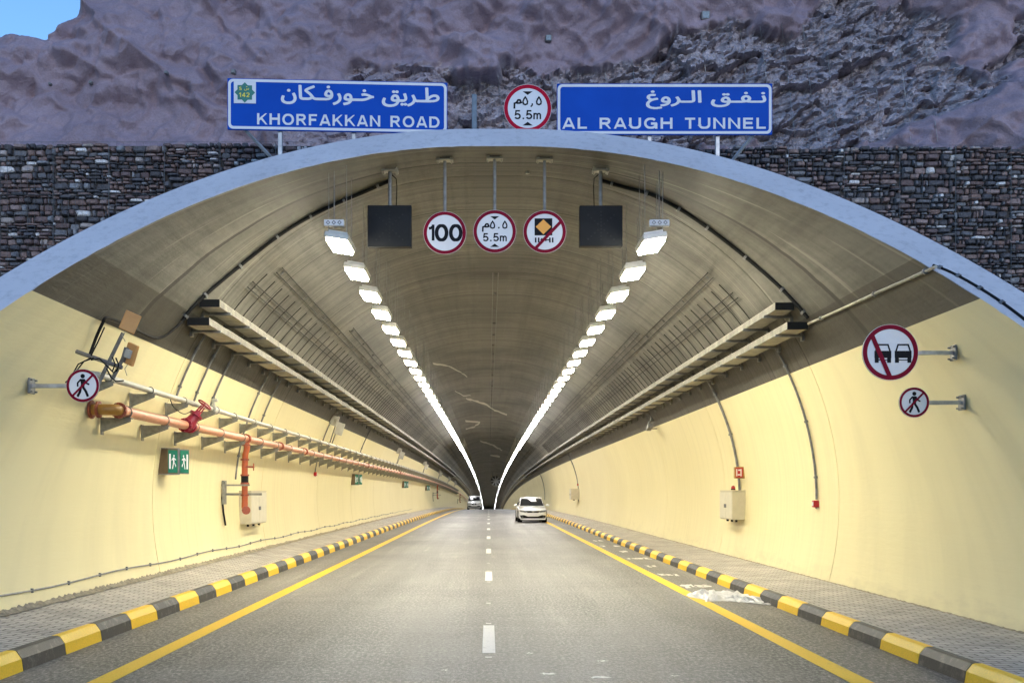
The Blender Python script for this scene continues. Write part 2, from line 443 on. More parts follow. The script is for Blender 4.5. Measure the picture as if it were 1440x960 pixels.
tag(sheet('pavement', [KL - .16, -6.1], [PLK, PLW + .03], 'pavers').build('pavement', 'pavers'), kind='structure')
tag(sheet('pavement', [KR + .16, 6.3], [PRK, PRW + .005], 'pavers').build('pavement', 'pavers'), kind='structure')

def kerb(x0, side, ytop, phase, odd):
    mb = MB(); y = phase - 40
    k = 0
    while y < 330:
        yel = (math.floor(y - phase + .001) % 2 == odd)
        g = .006
        vs = []
        for yy in (y + g, y + 1 - g):
            z = zr(yy)
            prof_ = [(0, -.02), (.02, ytop * .60), (.075, ytop - .004), (.10, ytop + .004), (.165, ytop + .004)]
            vs += [(x0 + side * a, yy, b + z) for a, b in prof_]
        mi = 0 if yel else 1
        mb.add(vs, [(i, i + 1, i + 6, i + 5) for i in range(4)] + [(0, 1, 2, 3, 4), (9, 8, 7, 6, 5)], mi)
        y += 1.
    return tag(mb.build('kerb', ['kerb_yellow', 'kerb_black']), kind='structure')
kerb(KL, -1, PLK, 10.84, 0)
kerb(KR, 1, PRK, 9.24, 1)
# joint filler under and behind the kerb blocks
for x0, s, h in ((KL, -1, PLK), (KR, 1, PRK)):
    m = sheet('kerb_bed', [x0 + s * .012, x0 + s * .09, x0 + s * .17], [-.01, h - .02, h - .008], 'mortar')
    tag(m.build('kerb_bed', 'mortar'), kind='structure')

# painted markings, 4 mm above the asphalt
def band(x0, x1, ys): return sheet('m', [x0, x1], [.004, .004], '', ys)
tag(band(-3.69, -3.47, YS).build('edge_line', 'line_yellow'), kind='structure')
tag(band(3.325, 3.545, YS).build('edge_line', 'line_yellow'), kind='structure')
mb = MB()
def quad(x0, x1, y0, y1, z=.004):
    mb.add([(x0, y0, z + zr(y0)), (x1, y0, z + zr(y0)), (x1, y1, z + zr(y1)), (x0, y1, z + zr(y1))], [(0, 1, 2, 3)])
for k in range(-4, 26):
    y = 10.92 + 8.955 * k; quad(-.068, .075, y, y + 2.28)
    if k < 4:
        for dy in (-.3, 2.45, 4.9): quad(-.035, .035, y + dy, y + dy + .06)
tag(mb.build('centre_line', 'line_white'), kind='structure')
# worn cross bars between edge line and right kerb
mb = MB()
def ragged(x0, x1, y0, y1, n=14, j=.05, z=.004):
    P = []
    for i in range(n): P.append((x0 + (x1 - x0) * i / n + random.uniform(-j, j) * .4, y0 + random.uniform(-j, j)))
    for i in range(5): P.append((x1 + random.uniform(-j, j), y0 + (y1 - y0) * i / 5 + random.uniform(-j, j) * .3))
    for i in range(n): P.append((x1 - (x1 - x0) * i / n + random.uniform(-j, j) * .4, y1 + random.uniform(-j, j)))
    for i in range(5): P.append((x0 + random.uniform(-j, j), y1 - (y1 - y0) * i / 5 + random.uniform(-j, j) * .3))
    mb.add([(p[0], p[1], z + zr(p[1])) for p in P], [tuple(range(len(P)))])
for (x0, x1, y0, y1) in ((3.62, 4.12, 18.35, 19.15), (3.60, 4.22, 21.0, 21.65), (3.62, 4.12, 23.4, 24.2), (3.64, 4.24, 26.2, 26.9), (3.66, 4.1, 29.2, 30.1), (3.66, 4.2, 32.3, 33.2), (3.7, 4.1, 35.8, 36.8)):
    for q in range(4):
        if random.random() < .22: continue
        a0 = x0 + (x1 - x0) * q / 4; ragged(a0 + random.uniform(0, .03), a0 + (x1 - x0) / 4 * random.uniform(.8, 1.15), y0 + random.uniform(0, .25) * (y1 - y0), y1 - random.uniform(0, .3) * (y1 - y0), 8, .05, .004 + .001 * q)
for px, py, sx, sy in ((772, 947, .1, .06), (845, 952, .11, .05), (848, 929, .07, .03), (744, 918, .04, .03), (950, 950, .05, .02), (625, 942, .04, .02)):
    d = EYE * F / (py - CY); x = (px - CX) * d / F
    ragged(x - sx * .7, x + sx * .7, d - sy * .7, d + sy * .7, 6, .025)
tag(mb.build('cross_marking', 'line_white'), kind='structure')

# ------------------------------------------------------------------ tunnel lining and portal
tun = thing('tunnel', (0, 18, 0), 'long arched road tunnel with raked white portal and cream walls', 'tunnel')
def inv(o): o.location = (-tun.location[0], -tun.location[1], -tun.location[2]); return o
JOINTS = [17.45 + 8.37 * k for k in range(26)]
RINGS = []                                                            # (y, radius offset); None = raked part
for t in np.linspace(0, 1, 7)[:-1]: RINGS.append(('lerp', float(t), 0.))
for k, j in enumerate(JOINTS):
    g = .011
    RINGS += [('y', j - g, 0.), ('y', j - g, .03), ('y', j + g, .03), ('y', j + g, 0.)]
    for q in (1, 2): RINGS.append(('y', j + 8.37 * q / 3, 0.))
for i in range(1, 24): RINGS.append(('y', JOINTS[-1] + 8 + 18 * (i - .5), 0.))
def thetas(a, b, step=R(1.3)):
    n = max(2, int(abs(b - a) / step)); return [a + (b - a) * i / n for i in range(n + 1)]
TBR = math.asin((.05 - ZC) / RT); TYR = math.asin((3.95 - ZC) / RT); TDR = math.asin((4.62 - ZC) / RT)
TBL = math.pi - TBR; TYL = math.pi - math.asin((4.08 - ZC) / RT); TDL = math.pi - math.asin((4.72 - ZC) / RT)
def lining(ths, name, mat, label=None, off=0.):
    mb = MB(); vs = []; fs = []; uv = []
    cols = []
    for th in ths:
        if abs(th - math.pi / 2) < 1e-6: cols += [(th - 1e-5), (th + 1e-5)]
        else: cols.append(th)
    n = len(cols)
    for kind, a, r in RINGS:
        for th in cols:
            x, z = prof(th, r + off)
            y = a if kind == 'y' else cut(z) + a * (JOINTS[0] - .011 - cut(z))
            vs.append((x, y, z + zr(y))); uv.append((th * RT, y - (cut(z) - 15.9 if kind != 'y' else 0) * (1 - a if kind != 'y' else 0)))
    for i in range(len(RINGS) - 1):
        for j in range(n - 1): fs.append((i * n + j, i * n + j + 1, (i + 1) * n + j + 1, (i + 1) * n + j))
    mb.add(vs, fs); o = mb.build(name, mat, tun, False, label); inv(o)
    me = o.data; ul = me.uv_layers.new(name='UVMap')
    li = np.empty(len(me.loops), dtype=np.int32); me.loops.foreach_get('vertex_index', li)
    ul.data.foreach_set('uv', np.array(uv, dtype=np.float32)[li].ravel())
    return o
lining(thetas(TBR, TYR), 'wall', 'wall', 'cream right wall with thin joints')
lining(thetas(TYL, TBL), 'wall', 'wall', 'cream left wall carrying the pipes')
lining(thetas(TYR, TDR), 'dark_band', 'band'); lining(thetas(TDL, TYL), 'dark_band', 'band')
half = thetas(TDR, math.pi / 2); lining(half + thetas(math.pi / 2, TDL)[1:], 'ceiling', 'ceiling')
# white portal rim: the raked end face of the shell and its outer skin
mb = MB(); T = .57; ths = thetas(R(-22), math.pi / 2) + thetas(math.pi / 2, R(202))[1:]
cols = []
for th in ths: cols += [th - 1e-5, th + 1e-5] if abs(th - math.pi / 2) < 1e-6 else [th]
rows = []
for th in cols:
    rr = []
    jt = random.uniform(-.008, .008)
    for (r, dy) in ((-.0, .10), (0. + jt, 0.012), (.018 + jt, 0.), (T - .03, 0.), (T, .03)):
        x, z = prof(th, r); rr.append((x, cut(z) + dy - .004, z))
    x, z = prof(th, T); rr.append((x, 23., z)); rows.append(rr)
k = len(rows[0]); vs = [p for r_ in rows for p in r_]
fs = [(i * k + j, i * k + j + 1, (i + 1) * k + j + 1, (i + 1) * k + j) for i in range(len(rows) - 1) for j in range(1, k - 1)]
mb.add(vs, fs); inv(mb.build('portal_rim', 'rim', tun))
# far end: added dark wall keeps the sky from showing through the bore
mb = MB(); P = [prof(th, .5) for th in thetas(R(-25), R(205), R(6))]
mb.add([(x, END, z + zr(END)) for x, z in P], [tuple(range(len(P)))]); inv(mb.build('added_end_cap', 'band', tun))
# rough mortar along the foot of the walls
def fillet(side, zb, h):
    mb = MB(); vs = []; y = 5.0; ys = []
    while y < 70: ys.append(y); y += .06 if y < 26 else .25
    for y in ys:
        hh = h * (.35 + .65 * random.random()) if y < 60 else h * .5
        x0 = wall_x(zb, side, -.02); ww = .04 + .07 * random.random()
        vs += [(wall_x(zb + hh, side, -.01), y, zb + hh + zr(y)), (x0 - side * ww * .5, y, zb + hh * .55 + zr(y)), (x0 - side * (ww + .03), y, zb - .012 + zr(y))]
    fs = [(3 * i + j, 3 * i + j + 1, 3 * i + j + 4, 3 * i + j + 3) for i in range(len(ys) - 1) for j in range(2)]
    mb.add(vs, fs); return inv(mb.build('mortar_fillet', 'mortar', tun))
fillet(-1, PLW + .0, .065); fillet(1, PRW - .005, .02)
# white lime streaks on the crown
def streak(pts, wd):
    mb = MB()
    P = []
    for (a, b) in zip(pts[:-1], pts[1:]):
        for i in range(4):
            t = i / 4; P.append((a[0] + (b[0] - a[0]) * t + random.uniform(-1, 1), a[1] + (b[1] - a[1]) * t + random.uniform(-.5, .5)))
    P.append(pts[-1]); W = [on_lining(p[0], p[1], .004) for p in P]; vs = []
    for i, p in enumerate(W):
        d = wd * random.uniform(.5, 1.3); vs += [p - Vector((0, d, 0)), p + Vector((0, d, 0))]
    vs = [Vector((v.x, v.y, roof_z(v.x, .004) + zr(v.y))) for v in vs]
    mb.add(vs, [(2 * i, 2 * i + 1, 2 * i + 3, 2 * i + 2) for i in range(len(W) - 1)]); inv(mb.build('lime_streak', 'lime', tun))
for pts, wd in (([(655, 560), (667, 563), (684, 569), (696, 577), (713, 583)], .6), ([(655, 592), (676, 593), (667, 600), (655, 603)], .8), ([(609, 511), (630, 514), (648, 523), (657, 530)], .25),
                ([(676, 620), (690, 624), (700, 630), (706, 633)], 1.6), ([(640, 550), (652, 556), (662, 556)], .3), ([(690, 640), (703, 642)], 2.)): streak(pts, wd)

# ------------------------------------------------------------------ hillside
def hsh(i, j, s):
    n = (i.astype(np.int64) * 374761393 + j.astype(np.int64) * 668265263 + s * 982451653) & 0x7fffffff
    n = ((n ^ (n >> 13)) * 1274126177) & 0x7fffffff
    return ((n ^ (n >> 16)) & 0xffff) / 65535.
def vn(x, y, s):
    i, j = np.floor(x), np.floor(y); u, v = x - i, y - j
    u = u * u * u * (u * (6 * u - 15) + 10); v = v * v * v * (v * (6 * v - 15) + 10)
    i = i.astype(np.int64); j = j.astype(np.int64)
    return (hsh(i, j, s) * (1 - u) + hsh(i + 1, j, s) * u) * (1 - v) + (hsh(i, j + 1, s) * (1 - u) + hsh(i + 1, j + 1, s) * u) * v
def fbm(x, y, s, o=4):
    r = 0; a = .5
    for k in range(o): r = r + a * (vn(x, y, s + k) - .5); x = x * 2.03 + 11.3; y = y * 2.03 - 4.7; a *= .5
    return r
def facets(x, y, s):                                                  # random tilted facets: broken rock
    i, j = np.floor(x).astype(np.int64), np.floor(y).astype(np.int64)
    best = np.full(x.shape, 9.); out = np.zeros(x.shape)
    for a in (-1, 0, 1):
        for b in (-1, 0, 1):
            cx = i + a + hsh(i + a, j + b, s); cy = j + b + hsh(i + a, j + b, s + 1)
            d = (x - cx) ** 2 + (y - cy) ** 2; m = d < best
            val = (hsh(i + a, j + b, s + 2) - .5) + (x - cx) * (hsh(i + a, j + b, s + 3) - .5) * 1.6 + (y - cy) * (hsh(i + a, j + b, s + 4) - .3) * 1.8
            out = np.where(m, val, out); best = np.where(m, d, best)
    return out
xs = np.concatenate([np.linspace(-44, -12.2, 24)[:-1], np.arange(-12.2, 12.6, .034), np.linspace(12.6, 44, 24)])
zs = np.concatenate([np.arange(7.4, 13.7, .034), np.linspace(13.8, 34, 22)])
XX, ZZ = np.meshgrid(xs, zs)
# photo pixel of every grid point, for the outline of the broken-rock patch (a real material border)
Y0 = 20.6 + (ZZ - 8) * .45
PX = CX + XX * F / Y0; PY = CY - (ZZ - EYE) * F / Y0
def inpoly(px, py, P):
    r = np.zeros(px.shape, bool); n = len(P)
    for k in range(n):
        (x1, y1), (x2, y2) = P[k], P[(k + 1) % n]
        c = ((y1 > py) != (y2 > py)) & (px < (x2 - x1) * (py - y1) / (y2 - y1 + 1e-9) + x1); r ^= c
    return r
wob = lambda s: fbm(XX * 1.1, ZZ * 1.1, s, 5)
qx, qy = PX + wob(11) * 120, PY + wob(31) * 70
rock = inpoly(qx, qy, [(560, 215), (640, 118), (705, 96), (860, 96), (960, 46), (1110, 30), (1180, -6), (1290, 0), (1340, 40), (1300, 78), (1385, 112), (1440, 30), (1500, 60), (1400, 118), (1335, 150), (1290, 178), (1180, 196), (1000, 204), (990, 230)]).astype(float)
rock = np.maximum(rock, .6 * inpoly(qx, qy, [(395, 215), (400, 150), (520, 95), (640, 105), (640, 215)]))
for _ in range(2):
    rock[1:-1, 1:-1] = (rock[1:-1, 1:-1] * 2 + rock[:-2, 1:-1] + rock[2:, 1:-1] + rock[1:-1, :-2] + rock[1:-1, 2:]) / 6
big = fbm(XX * .16 + 3, ZZ * .2, 3, 3); mid = fbm(XX * .55, ZZ * .6 + XX * .1, 7, 4); sm = fbm(XX * 2.2, ZZ * 2.2, 17, 4)
rid = 1 - np.abs(fbm(XX * .42 + ZZ * .5, ZZ * .35 - XX * .1, 41, 4)) * 4
rid2 = 1 - np.abs(fbm(XX * 1.3 - ZZ * .9, ZZ * 1.1 + XX * .4, 51, 3)) * 4
bil = np.abs(fbm(XX * .75 + mid, ZZ * .95 + mid, 101, 3)); bil2 = np.abs(fbm(XX * 2.0 + mid * 2, ZZ * 2.6, 111, 3))
shot = big * 2.4 + mid * .75 + sm * .08 - bil * 1.5 - bil2 * .20 + np.clip(1 - np.abs(fbm(XX * .8 + mid, ZZ * .7 - XX * .25, 121, 4)) * 9, 0, 1) ** 2 * .11 - np.clip(rid, 0, 1) ** 3 * .32 - np.clip(rid2, 0, 1) ** 4 * .10
ca, sa = math.cos(.45), math.sin(.45)
ux, uz = XX * ca + ZZ * sa, -XX * sa + ZZ * ca
rk = facets(ux * 1.0 + mid, uz * 1.5 + mid, 61) * .40 + facets(ux * 2.4 + sm, uz * 3.4 + sm, 71) * .27 + facets(ux * 5.5 + sm * 2, uz * 7.5, 81) * .14 + facets(ux * 12, uz * 15 + sm * 3, 85) * .05 + sm * .12 + mid * .35
DY = big * 1.4 * rock + shot * (1 - rock) + (rk * .8 + .12) * rock
lump = np.exp(-(((PX - 1420) / 130) ** 2 + ((PY - 175) / 60) ** 2)) * -.9 + np.exp(-(((PX - 180) / 120) ** 2 + ((PY - 70) / 70) ** 2)) * -.5
YY = Y0 + DY + lump
# skyline: drops to a low ridge on the left
rx = [-44, -25, -14, -10.9, -10.2, -9.9, -9.52, -9.3, -9.1, -8.84, -8.65, -8.3, -7.5, -5, 5, 20, 44]
rz_ = [9, 10.5, 11.3, 11.62, 11.68, 11.60, 11.55, 11.85, 12.15, 12.48, 12.75, 13.3, 14.5, 17, 22, 25, 16]
ZRg = np.interp(XX, rx, rz_) + fbm(XX * 1.6, XX * 0 + 2.2, 91, 4) * .22
e = np.maximum(0, ZZ - ZRg)
ZN = np.where(e > 0, ZRg + .07 * e, ZZ); YN = YY + e * 1.6
nr, nc = XX.shape
co = np.stack([XX + sm * .0, YN, ZN], -1).reshape(-1, 3)
idx = np.arange(nr * nc).reshape(nr, nc)
fq = np.stack([idx[:-1, :-1], idx[:-1, 1:], idx[1:, 1:], idx[1:, :-1]], -1).reshape(-1, 4)
me = bpy.data.meshes.new('hillside'); me.from_pydata(co.tolist(), [], fq.tolist()); me.materials.append(M['hill'])
at_ = me.attributes.new('rock', 'FLOAT', 'POINT'); at_.data.foreach_set('value', rock.ravel().astype(np.float32))
me.polygons.foreach_set('use_smooth', [True] * len(me.polygons)); me.update()
rq = rock[:-1, :-1].ravel() < .5; me.polygons.foreach_set('use_smooth', rq); me.update()
hill = bpy.data.objects.new('hillside', me); col.objects.link(hill); tag(hill, kind='structure')
def hill_y(x, z):
    i = int(np.clip(np.searchsorted(zs, z), 0, nr - 1)); j = int(np.clip(np.searchsorted(xs, x), 0, nc - 1)); return float(YN[i, j])
def on_hill(px, py):
    y = 21.
    for _ in range(12): p = at(px, py, y); y = .5 * y + .5 * hill_y(p.x, p.z)
    return at(px, py, y)

# rockfall netting ropes on the broken rock
net = thing('rockfall_net', (4.5, 21, 8.4), 'thin steel ropes of rockfall netting on the broken rock above the portal', 'netting')
for k, px in enumerate([663, 700, 735, 775, 812, 850, 888, 925, 985, 1012, 1040, 1068, 1098, 1128, 1158, 1190, 1222, 1262, 1300]):
    top = np.interp(px, [640, 860, 960, 1110, 1300], [110, 98, 50, 34, 60]); P = []
    for i in range(26):
        py = top + (200 - top) * i / 25; p = on_hill(px + (py - top) * .12, py); p.y -= .05; P.append(p - net.location)
    MB().tube(P, .006, 4).build('net_rope', 'galv', net)
# small anchor heads and lamps on the sprayed face
LB = ['small white drain box with a stain on the sprayed rock, highest of the left group', 'small grey drain box on the purple rock, second from the ridge', 'tiny drain box on the rock nearest the left ridge',
      'small dark drain box just above the corner of the left blue sign']
for (px, py, s), lb in zip(((235, 104, 5), (129, 118, 5), (72, 120, 4), (329, 103, 7)), LB):
    p = on_hill(px, py); r = .62 * s * p.y / F
    o = thing('drain_box', p, lb, 'drain box', 'drain boxes on the sprayed rock')
    MB().box((0, -.03, 0), (r * 1.5, .12, r * 1.5), ch=.01).build('box', 'dark_steel', o); MB().box((0, -.10, -.01), (r * .8, .03, r * .7)).build('spout', 'dark_steel', o)
for (px, py, s), lb in zip(((991, 25, 12), (771, 57, 9)), ('square pale floodlight on the rock above the right blue sign', 'small floodlight on the rock above the round height sign')):
    p = on_hill(px, py); r = s * p.y / F
    o = thing('rock_floodlight', p, lb, 'floodlight')
    MB().box((0, -.08, 0), (r, .09, r), ch=.012).build('housing', 'dark_steel', o)
    MB().box((0, -.13, 0), (r * .74, .02, r * .74)).build('lens', 'flood_lens', o); MB().tube([(0, .1, -r * .2), (0, -.05, -r * .2)], .02).build('arm', 'dark_steel', o)

# ------------------------------------------------------------------ gabion walls
def gabion(x0, x1, ztop, label, yf=19.2):
    g = thing('gabion_wall', ((x0 + x1) / 2, yf, 0), label, 'stone wall'); L = Vector(g.location)
    rng = random.Random(int(abs(x0) * 10)); mb = MB()
    W = 1.06; nb = int((x1 - x0) / W) + 1
    for ib in range(nb):
      bx_ = x0 + ib * W; z = 3.0 + rng.uniform(0, .1)
      while z < ztop - .05:
        h = rng.choice((.045, .06, .07, .085, .10, .125)) * rng.uniform(.85, 1.15); h = min(h, ztop - z)
        x = bx_ + rng.uniform(-.06, .05); xe_ = min(bx_ + W, x1) + rng.uniform(-.05, .05)
        while x < xe_ - .03:
            wd = min(rng.choice((.06, .09, .12, .16, .2, .27)) * rng.uniform(.8, 1.2), xe_ - x)
            if xe_ - x - wd < .05: wd = xe_ - x
            cx_ = x + wd / 2; cz = z + h / 2 + rng.uniform(-.014, .014)
            ddx = cx_ - XR if cx_ > XR else (cx_ - XL if cx_ < XL else 0)
            if ddx * ddx + (cz - ZC) ** 2 > (RT + .35) ** 2:
                g_ = .007; d = rng.uniform(.02, .10); J = lambda a: rng.uniform(-a, a)
                bx0, bx1, bz0, bz1 = x + g_, x + wd - g_, z + g_, z + h - g_
                n = 8; P = []
                for q in range(n):                                    # rounded, uneven face outline
                    a = 2 * math.pi * (q + .5) / n; cq, sq = math.cos(a), math.sin(a)
                    kx = abs(cq) ** .4 * (1 if cq > 0 else -1); kz = abs(sq) ** .4 * (1 if sq > 0 else -1)
                    P.append((cx_ + kx * (bx1 - bx0) / 2 * rng.uniform(.80, 1.10), cz + kz * (bz1 - bz0) / 2 * rng.uniform(.76, 1.16)))
                t1, t2 = J(.03), J(.04)
                vs = [(p[0], yf + .05, p[1]) for p in P] + [(p[0], yf - d * .45, p[1]) for p in P]
                vs += [(cx_ + (p[0] - cx_) * .72, yf - d + (p[0] - cx_) * t1 * 3 + (p[1] - cz) * t2 * 6, cz + (p[1] - cz) * .68) for p in P]
                fs = []
                for l in (0, 8):
                    for q in range(n): fs.append((l + q, l + (q + 1) % n, l + 8 + (q + 1) % n, l + 8 + q))
                fs.append(tuple(range(16, 24)))
                mb.add([Vector(v) - L for v in vs], fs)
            x += wd
        z += h
    mb.build('stone_fill', 'stone', g)
    sd = -1 if x0 < 0 else 1; xe = x1 if sd < 0 else x0; xo = x0 if sd < 0 else x1; rr = RT + .45
    cxs = XL if sd < 0 else XR; th0 = math.acos((xe - cxs) / rr); th1 = R(196) if sd < 0 else R(-16)
    P = [(xo, -.1), (xo, ztop - .03), (xe, ztop - .03)] + [(cxs + rr * math.cos(th0 + (th1 - th0) * i / 24), ZC + rr * math.sin(th0 + (th1 - th0) * i / 24)) for i in range(25)]
    MB().prism([(p[0] - L.x, p[1] - L.z) for p in P], .045, .70).build('core', 'void', g)
    mw = MB(); x = x0
    ok = lambda x, z: (x - XR if x > XR else x - XL) ** 2 + (z - ZC) ** 2 > (RT + .5) ** 2
    z = ztop
    k = 0
    while z > 4.2:                                                    # basket edges
        seg = [x0 + i * .25 for i in range(int((x1 - x0) / .25) + 1)]
        for a, b in zip(seg[:-1], seg[1:]):
            if ok(a, z) and ok(b, z): mw.tube([Vector((a, yf - .09, z)) - L, Vector((b, yf - .09, z)) - L], .004, 4)
        z -= 1.0; k += 1
    x = x0
    while x < x1:
        P = [Vector((x, yf - .09, ztop - i * .25)) - L for i in range(18) if ok(x, ztop - i * .25)]
        if len(P) > 1: mw.tube(P, .004, 4)
        x += W
    # finer mesh wires
    x = x0
    while x < x1:
        P = [Vector((x, yf - .075 + .01 * math.sin(i * 1.7 + x * 5), ztop - i * .25)) - L for i in range(18) if ok(x, ztop - i * .25)]
        if len(P) > 1: mw.tube(P, .0025, 3, cap=False)
        x += .13
    mw.build('wire_mesh', 'dark_steel', g)
    return g
gabion(-13.6, -3.2, 8.42, 'dark gabion wall of stacked stones left of the portal')
gabion(3.6, 14.0, 8.36, 'dark gabion wall of stacked stones right of the portal')

# ------------------------------------------------------------------ lettering
HW = .085
def ell(cx, cy, rx, ry, n=28): return [(cx + rx * math.cos(2 * math.pi * i / n), cy + ry * math.sin(2 * math.pi * i / n)) for i in range(n)]
GL = {
 'K': (.74, [[(.085, 0), (.085, 1)], [(.67, 1.09), (.12, .40)], [(.29, .58), (.69, -.08)]]),
 'H': (.76, [[(.085, 0), (.085, 1)], [(.675, 0), (.675, 1)], [(.085, .53), (.675, .53)]]),
 'O': (.86, [('c', ell(.43, .5, .345, .425))]),
 'R': (.74, [[(.085, 0), (.085, 1)], [(.085, .925), (.40, .925)] + arc(.40, .705, .20, .22, 90, -90, 8) + [(.085, .485)], [(.36, .50), (.66, -.08)]]),
 'F': (.64, [[(.085, 0), (.085, 1)], [(.085, .925), (.60, .925)], [(.085, .50), (.54, .50)]]),
 'A': (.76, [[(.05, -.06), (.36, 1.06)], [(.71, -.06), (.40, 1.06)], [(.17, .28), (.59, .28)], [(.33, .965), (.43, .965)]]),
 'N': (.76, [[(.085, 0), (.085, 1)], [(.675, 0), (.675, 1)], [(.07, 1.06), (.69, -.06)]]),
 'D': (.77, [[(.085, 0), (.085, 1)], [(.085, .925), (.33, .925)] + arc(.33, .5, .355, .425, 90, -90, 12) + [(.085, .075)]]),
 'L': (.62, [[(.085, 0), (.085, 1)], [(.085, .075), (.59, .075)]]),
 'U': (.76, [[(.085, 1), (.085, .36)] + arc(.38, .36, .295, .285, 180, 360, 12) + [(.675, 1)]]),
 'G': (.86, [arc(.43, .5, .345, .425, 42, 355, 22), [(.44, .47), (.82, .47)], [(.765, .50), (.765, 0)]]),
 'T': (.68, [[(.34, 0), (.34, 1)], [(.02, .925), (.66, .925)]]),
 'E': (.66, [[(.085, 0), (.085, 1)], [(.085, .925), (.62, .925)], [(.085, .52), (.58, .52)], [(.085, .075), (.63, .075)]]),
 'S': (.70, [arc(.35, .725, .245, .20, 25, 265, 14) + arc(.35, .285, .26, .21, 80, -155, 14)]),
 '1': (.50, [[(.33, 0), (.33, 1)], [(.36, .92), (.22, .80), (.06, .75)]]),
 '0': (.68, [('c', ell(.34, .5, .255, .425))]),
 '5': (.66, [[(.56, .925), (.18, .925), (.12, .49)] + arc(.32, .325, .245, .25, 128, -155, 16)]),
 '4': (.68, [[(.47, 0), (.47, 1)], [(.45, .95), (.08, .30)], [(.04, .27), (.64, .27)]]),
 '2': (.66, [arc(.33, .70, .24, .225, 165, -38, 12) + [(.11, .075)], [(.08, .075), (.58, .075)]]),
 'm': (1.0, [[(.085, 0), (.085, .72)], [(.085, .42)] + arc(.295, .46, .20, .19, 180, 0, 8) + [(.495, 0)], [(.495, .42)] + arc(.705, .46, .20, .19, 180, 0, 8) + [(.905, 0)]]),
 '.': (.30, [[(.15, 0), (.15, .17)]]),
 ' ': (.42, []),
}
def letters(mb, s, x0, x1, z0, h, y, wt=.17, gap=.10, mi=0):
    tot = sum(GL[c][0] for c in s) + gap * (len(s) - 1); k = (x1 - x0) / tot; x = x0; n = 0; v0 = len(mb.v)
    for c in s:
        wd, st = GL[c]
        for q in st:
            cl = q[0] == 'c'; P = q[1] if cl else q
            mb.stroke([(x + a * k, z0 + b * h) for a, b in P], wt * (h * .55 + k * .45), y - .0004 * (n % 6), cl, mi); n += 1
        x += (wd + gap) * k
    mb.v[v0:] = [(p[0], p[1], min(max(p[2], z0), z0 + h)) for p in mb.v[v0:]]
    return mb
def glyph_mesh(ch, bold, nb=64):
    """outline of a character filled by scan bands with the non-zero rule (the font's contours overlap)"""
    c = bpy.data.curves.new('g', 'FONT'); c.body = ch; c.size = 1
    o = bpy.data.objects.new('g', c); col.objects.link(o)
    dg = bpy.context.evaluated_depsgraph_get(); dg.update()
    cu = o.evaluated_get(dg).to_curve(dg); loops = []
    for sp in cu.splines:
        P = []; bz = sp.bezier_points; n = len(bz)
        for i in range(n):
            p0, p1 = bz[i], bz[(i + 1) % n]; A, B, C_, D = p0.co, p0.handle_right, p1.handle_left, p1.co
            for k in range(6):
                t = k / 6; u = 1 - t; q = A * u ** 3 + B * 3 * u * u * t + C_ * 3 * u * t * t + D * t ** 3; P.append((q.x, q.y))
        Q = [p for i, p in enumerate(P) if abs(p[0] - P[i - 1][0]) + abs(p[1] - P[i - 1][1]) > 1e-5]
        loops.append(Q)
    bpy.data.objects.remove(o); bpy.data.curves.remove(c)
    area = lambda P: sum(P[i - 1][0] * P[i][1] - P[i][0] * P[i - 1][1] for i in range(len(P)))
    sg = 1 if max((area(P) for P in loops), key=abs) > 0 else -1
    edges = []
    for P in loops:
        n = len(P); Q = []
        for i in range(n):
            dx, dy = P[(i + 1) % n][0] - P[i - 1][0], P[(i + 1) % n][1] - P[i - 1][1]; l = math.hypot(dx, dy) or 1
            Q.append((P[i][0] + sg * dy / l * bold, P[i][1] - sg * dx / l * bold))
        edges += [(Q[i - 1], Q[i]) for i in range(n)]
    ys = [p[1] for e in edges for p in e]; y0, y1 = min(ys), max(ys); h = (y1 - y0) / nb; vs = []; fs = []
    for k in range(nb):
        ya, yb = y0 + k * h, y0 + (k + 1) * h; ym = (ya + yb) / 2; X = []
        for (p, q) in edges:
            if (p[1] > ym) != (q[1] > ym):
                m = (q[0] - p[0]) / (q[1] - p[1]); xm = p[0] + (ym - p[1]) * m; m = max(-1.5, min(1.5, m))
                X.append((xm, m, 1 if q[1] > p[1] else -1))
        X.sort(); wn_ = 0
        for (xm, m, d) in X:
            if wn_ == 0: st = (xm, m)
            wn_ += d
            if wn_ == 0:
                i = len(vs); vs += [(st[0] - st[1] * h / 2, ya), (xm - m * h / 2, ya), (xm + m * h / 2, yb), (st[0] + st[1] * h / 2, yb)]; fs.append((i, i + 1, i + 2, i + 3))
    return vs, fs
BAR = glyph_mesh('I', 0)[0]; BARX = max(v[0] for v in BAR)
GC = {}
def arabic(mb, s, x0, x1, z0, z1, y, bold=.02, mi=0):
    x = 0; out = []; wd_ = 0; W_ = []
    for ch in s:
        if ch == ' ': x += .30; wd_ += 1; continue
        if (ch, bold) not in GC:
            vs, fs = glyph_mesh(ch, bold); a = glyph_mesh(ch + 'I', 0)[0]; GC[(ch, bold)] = (vs, fs, max(v[0] for v in a) - BARX)
        vs, fs, adv = GC[(ch, bold)]
        out.append(([(v[0] + x, v[1]) for v in vs], fs)); W_.append(wd_); x += adv
    allx = [v[0] for g in out for v in g[0]]; ally = [v[1] for g in out for v in g[0]]
    a0, a1, b0, b1 = min(allx), max(allx), min(ally), max(ally)
    mbs = [mb or MB() for _ in range(wd_ + 1)]
    for i, (vs, fs) in enumerate(out):
        mbs[W_[i]].add([(x0 + (v[0] - a0) / (a1 - a0) * (x1 - x0), y - .0004 * (i % 5), z0 + (v[1] - b0) / (b1 - b0) * (z1 - z0)) for v in vs], fs, mi)
    return mbs
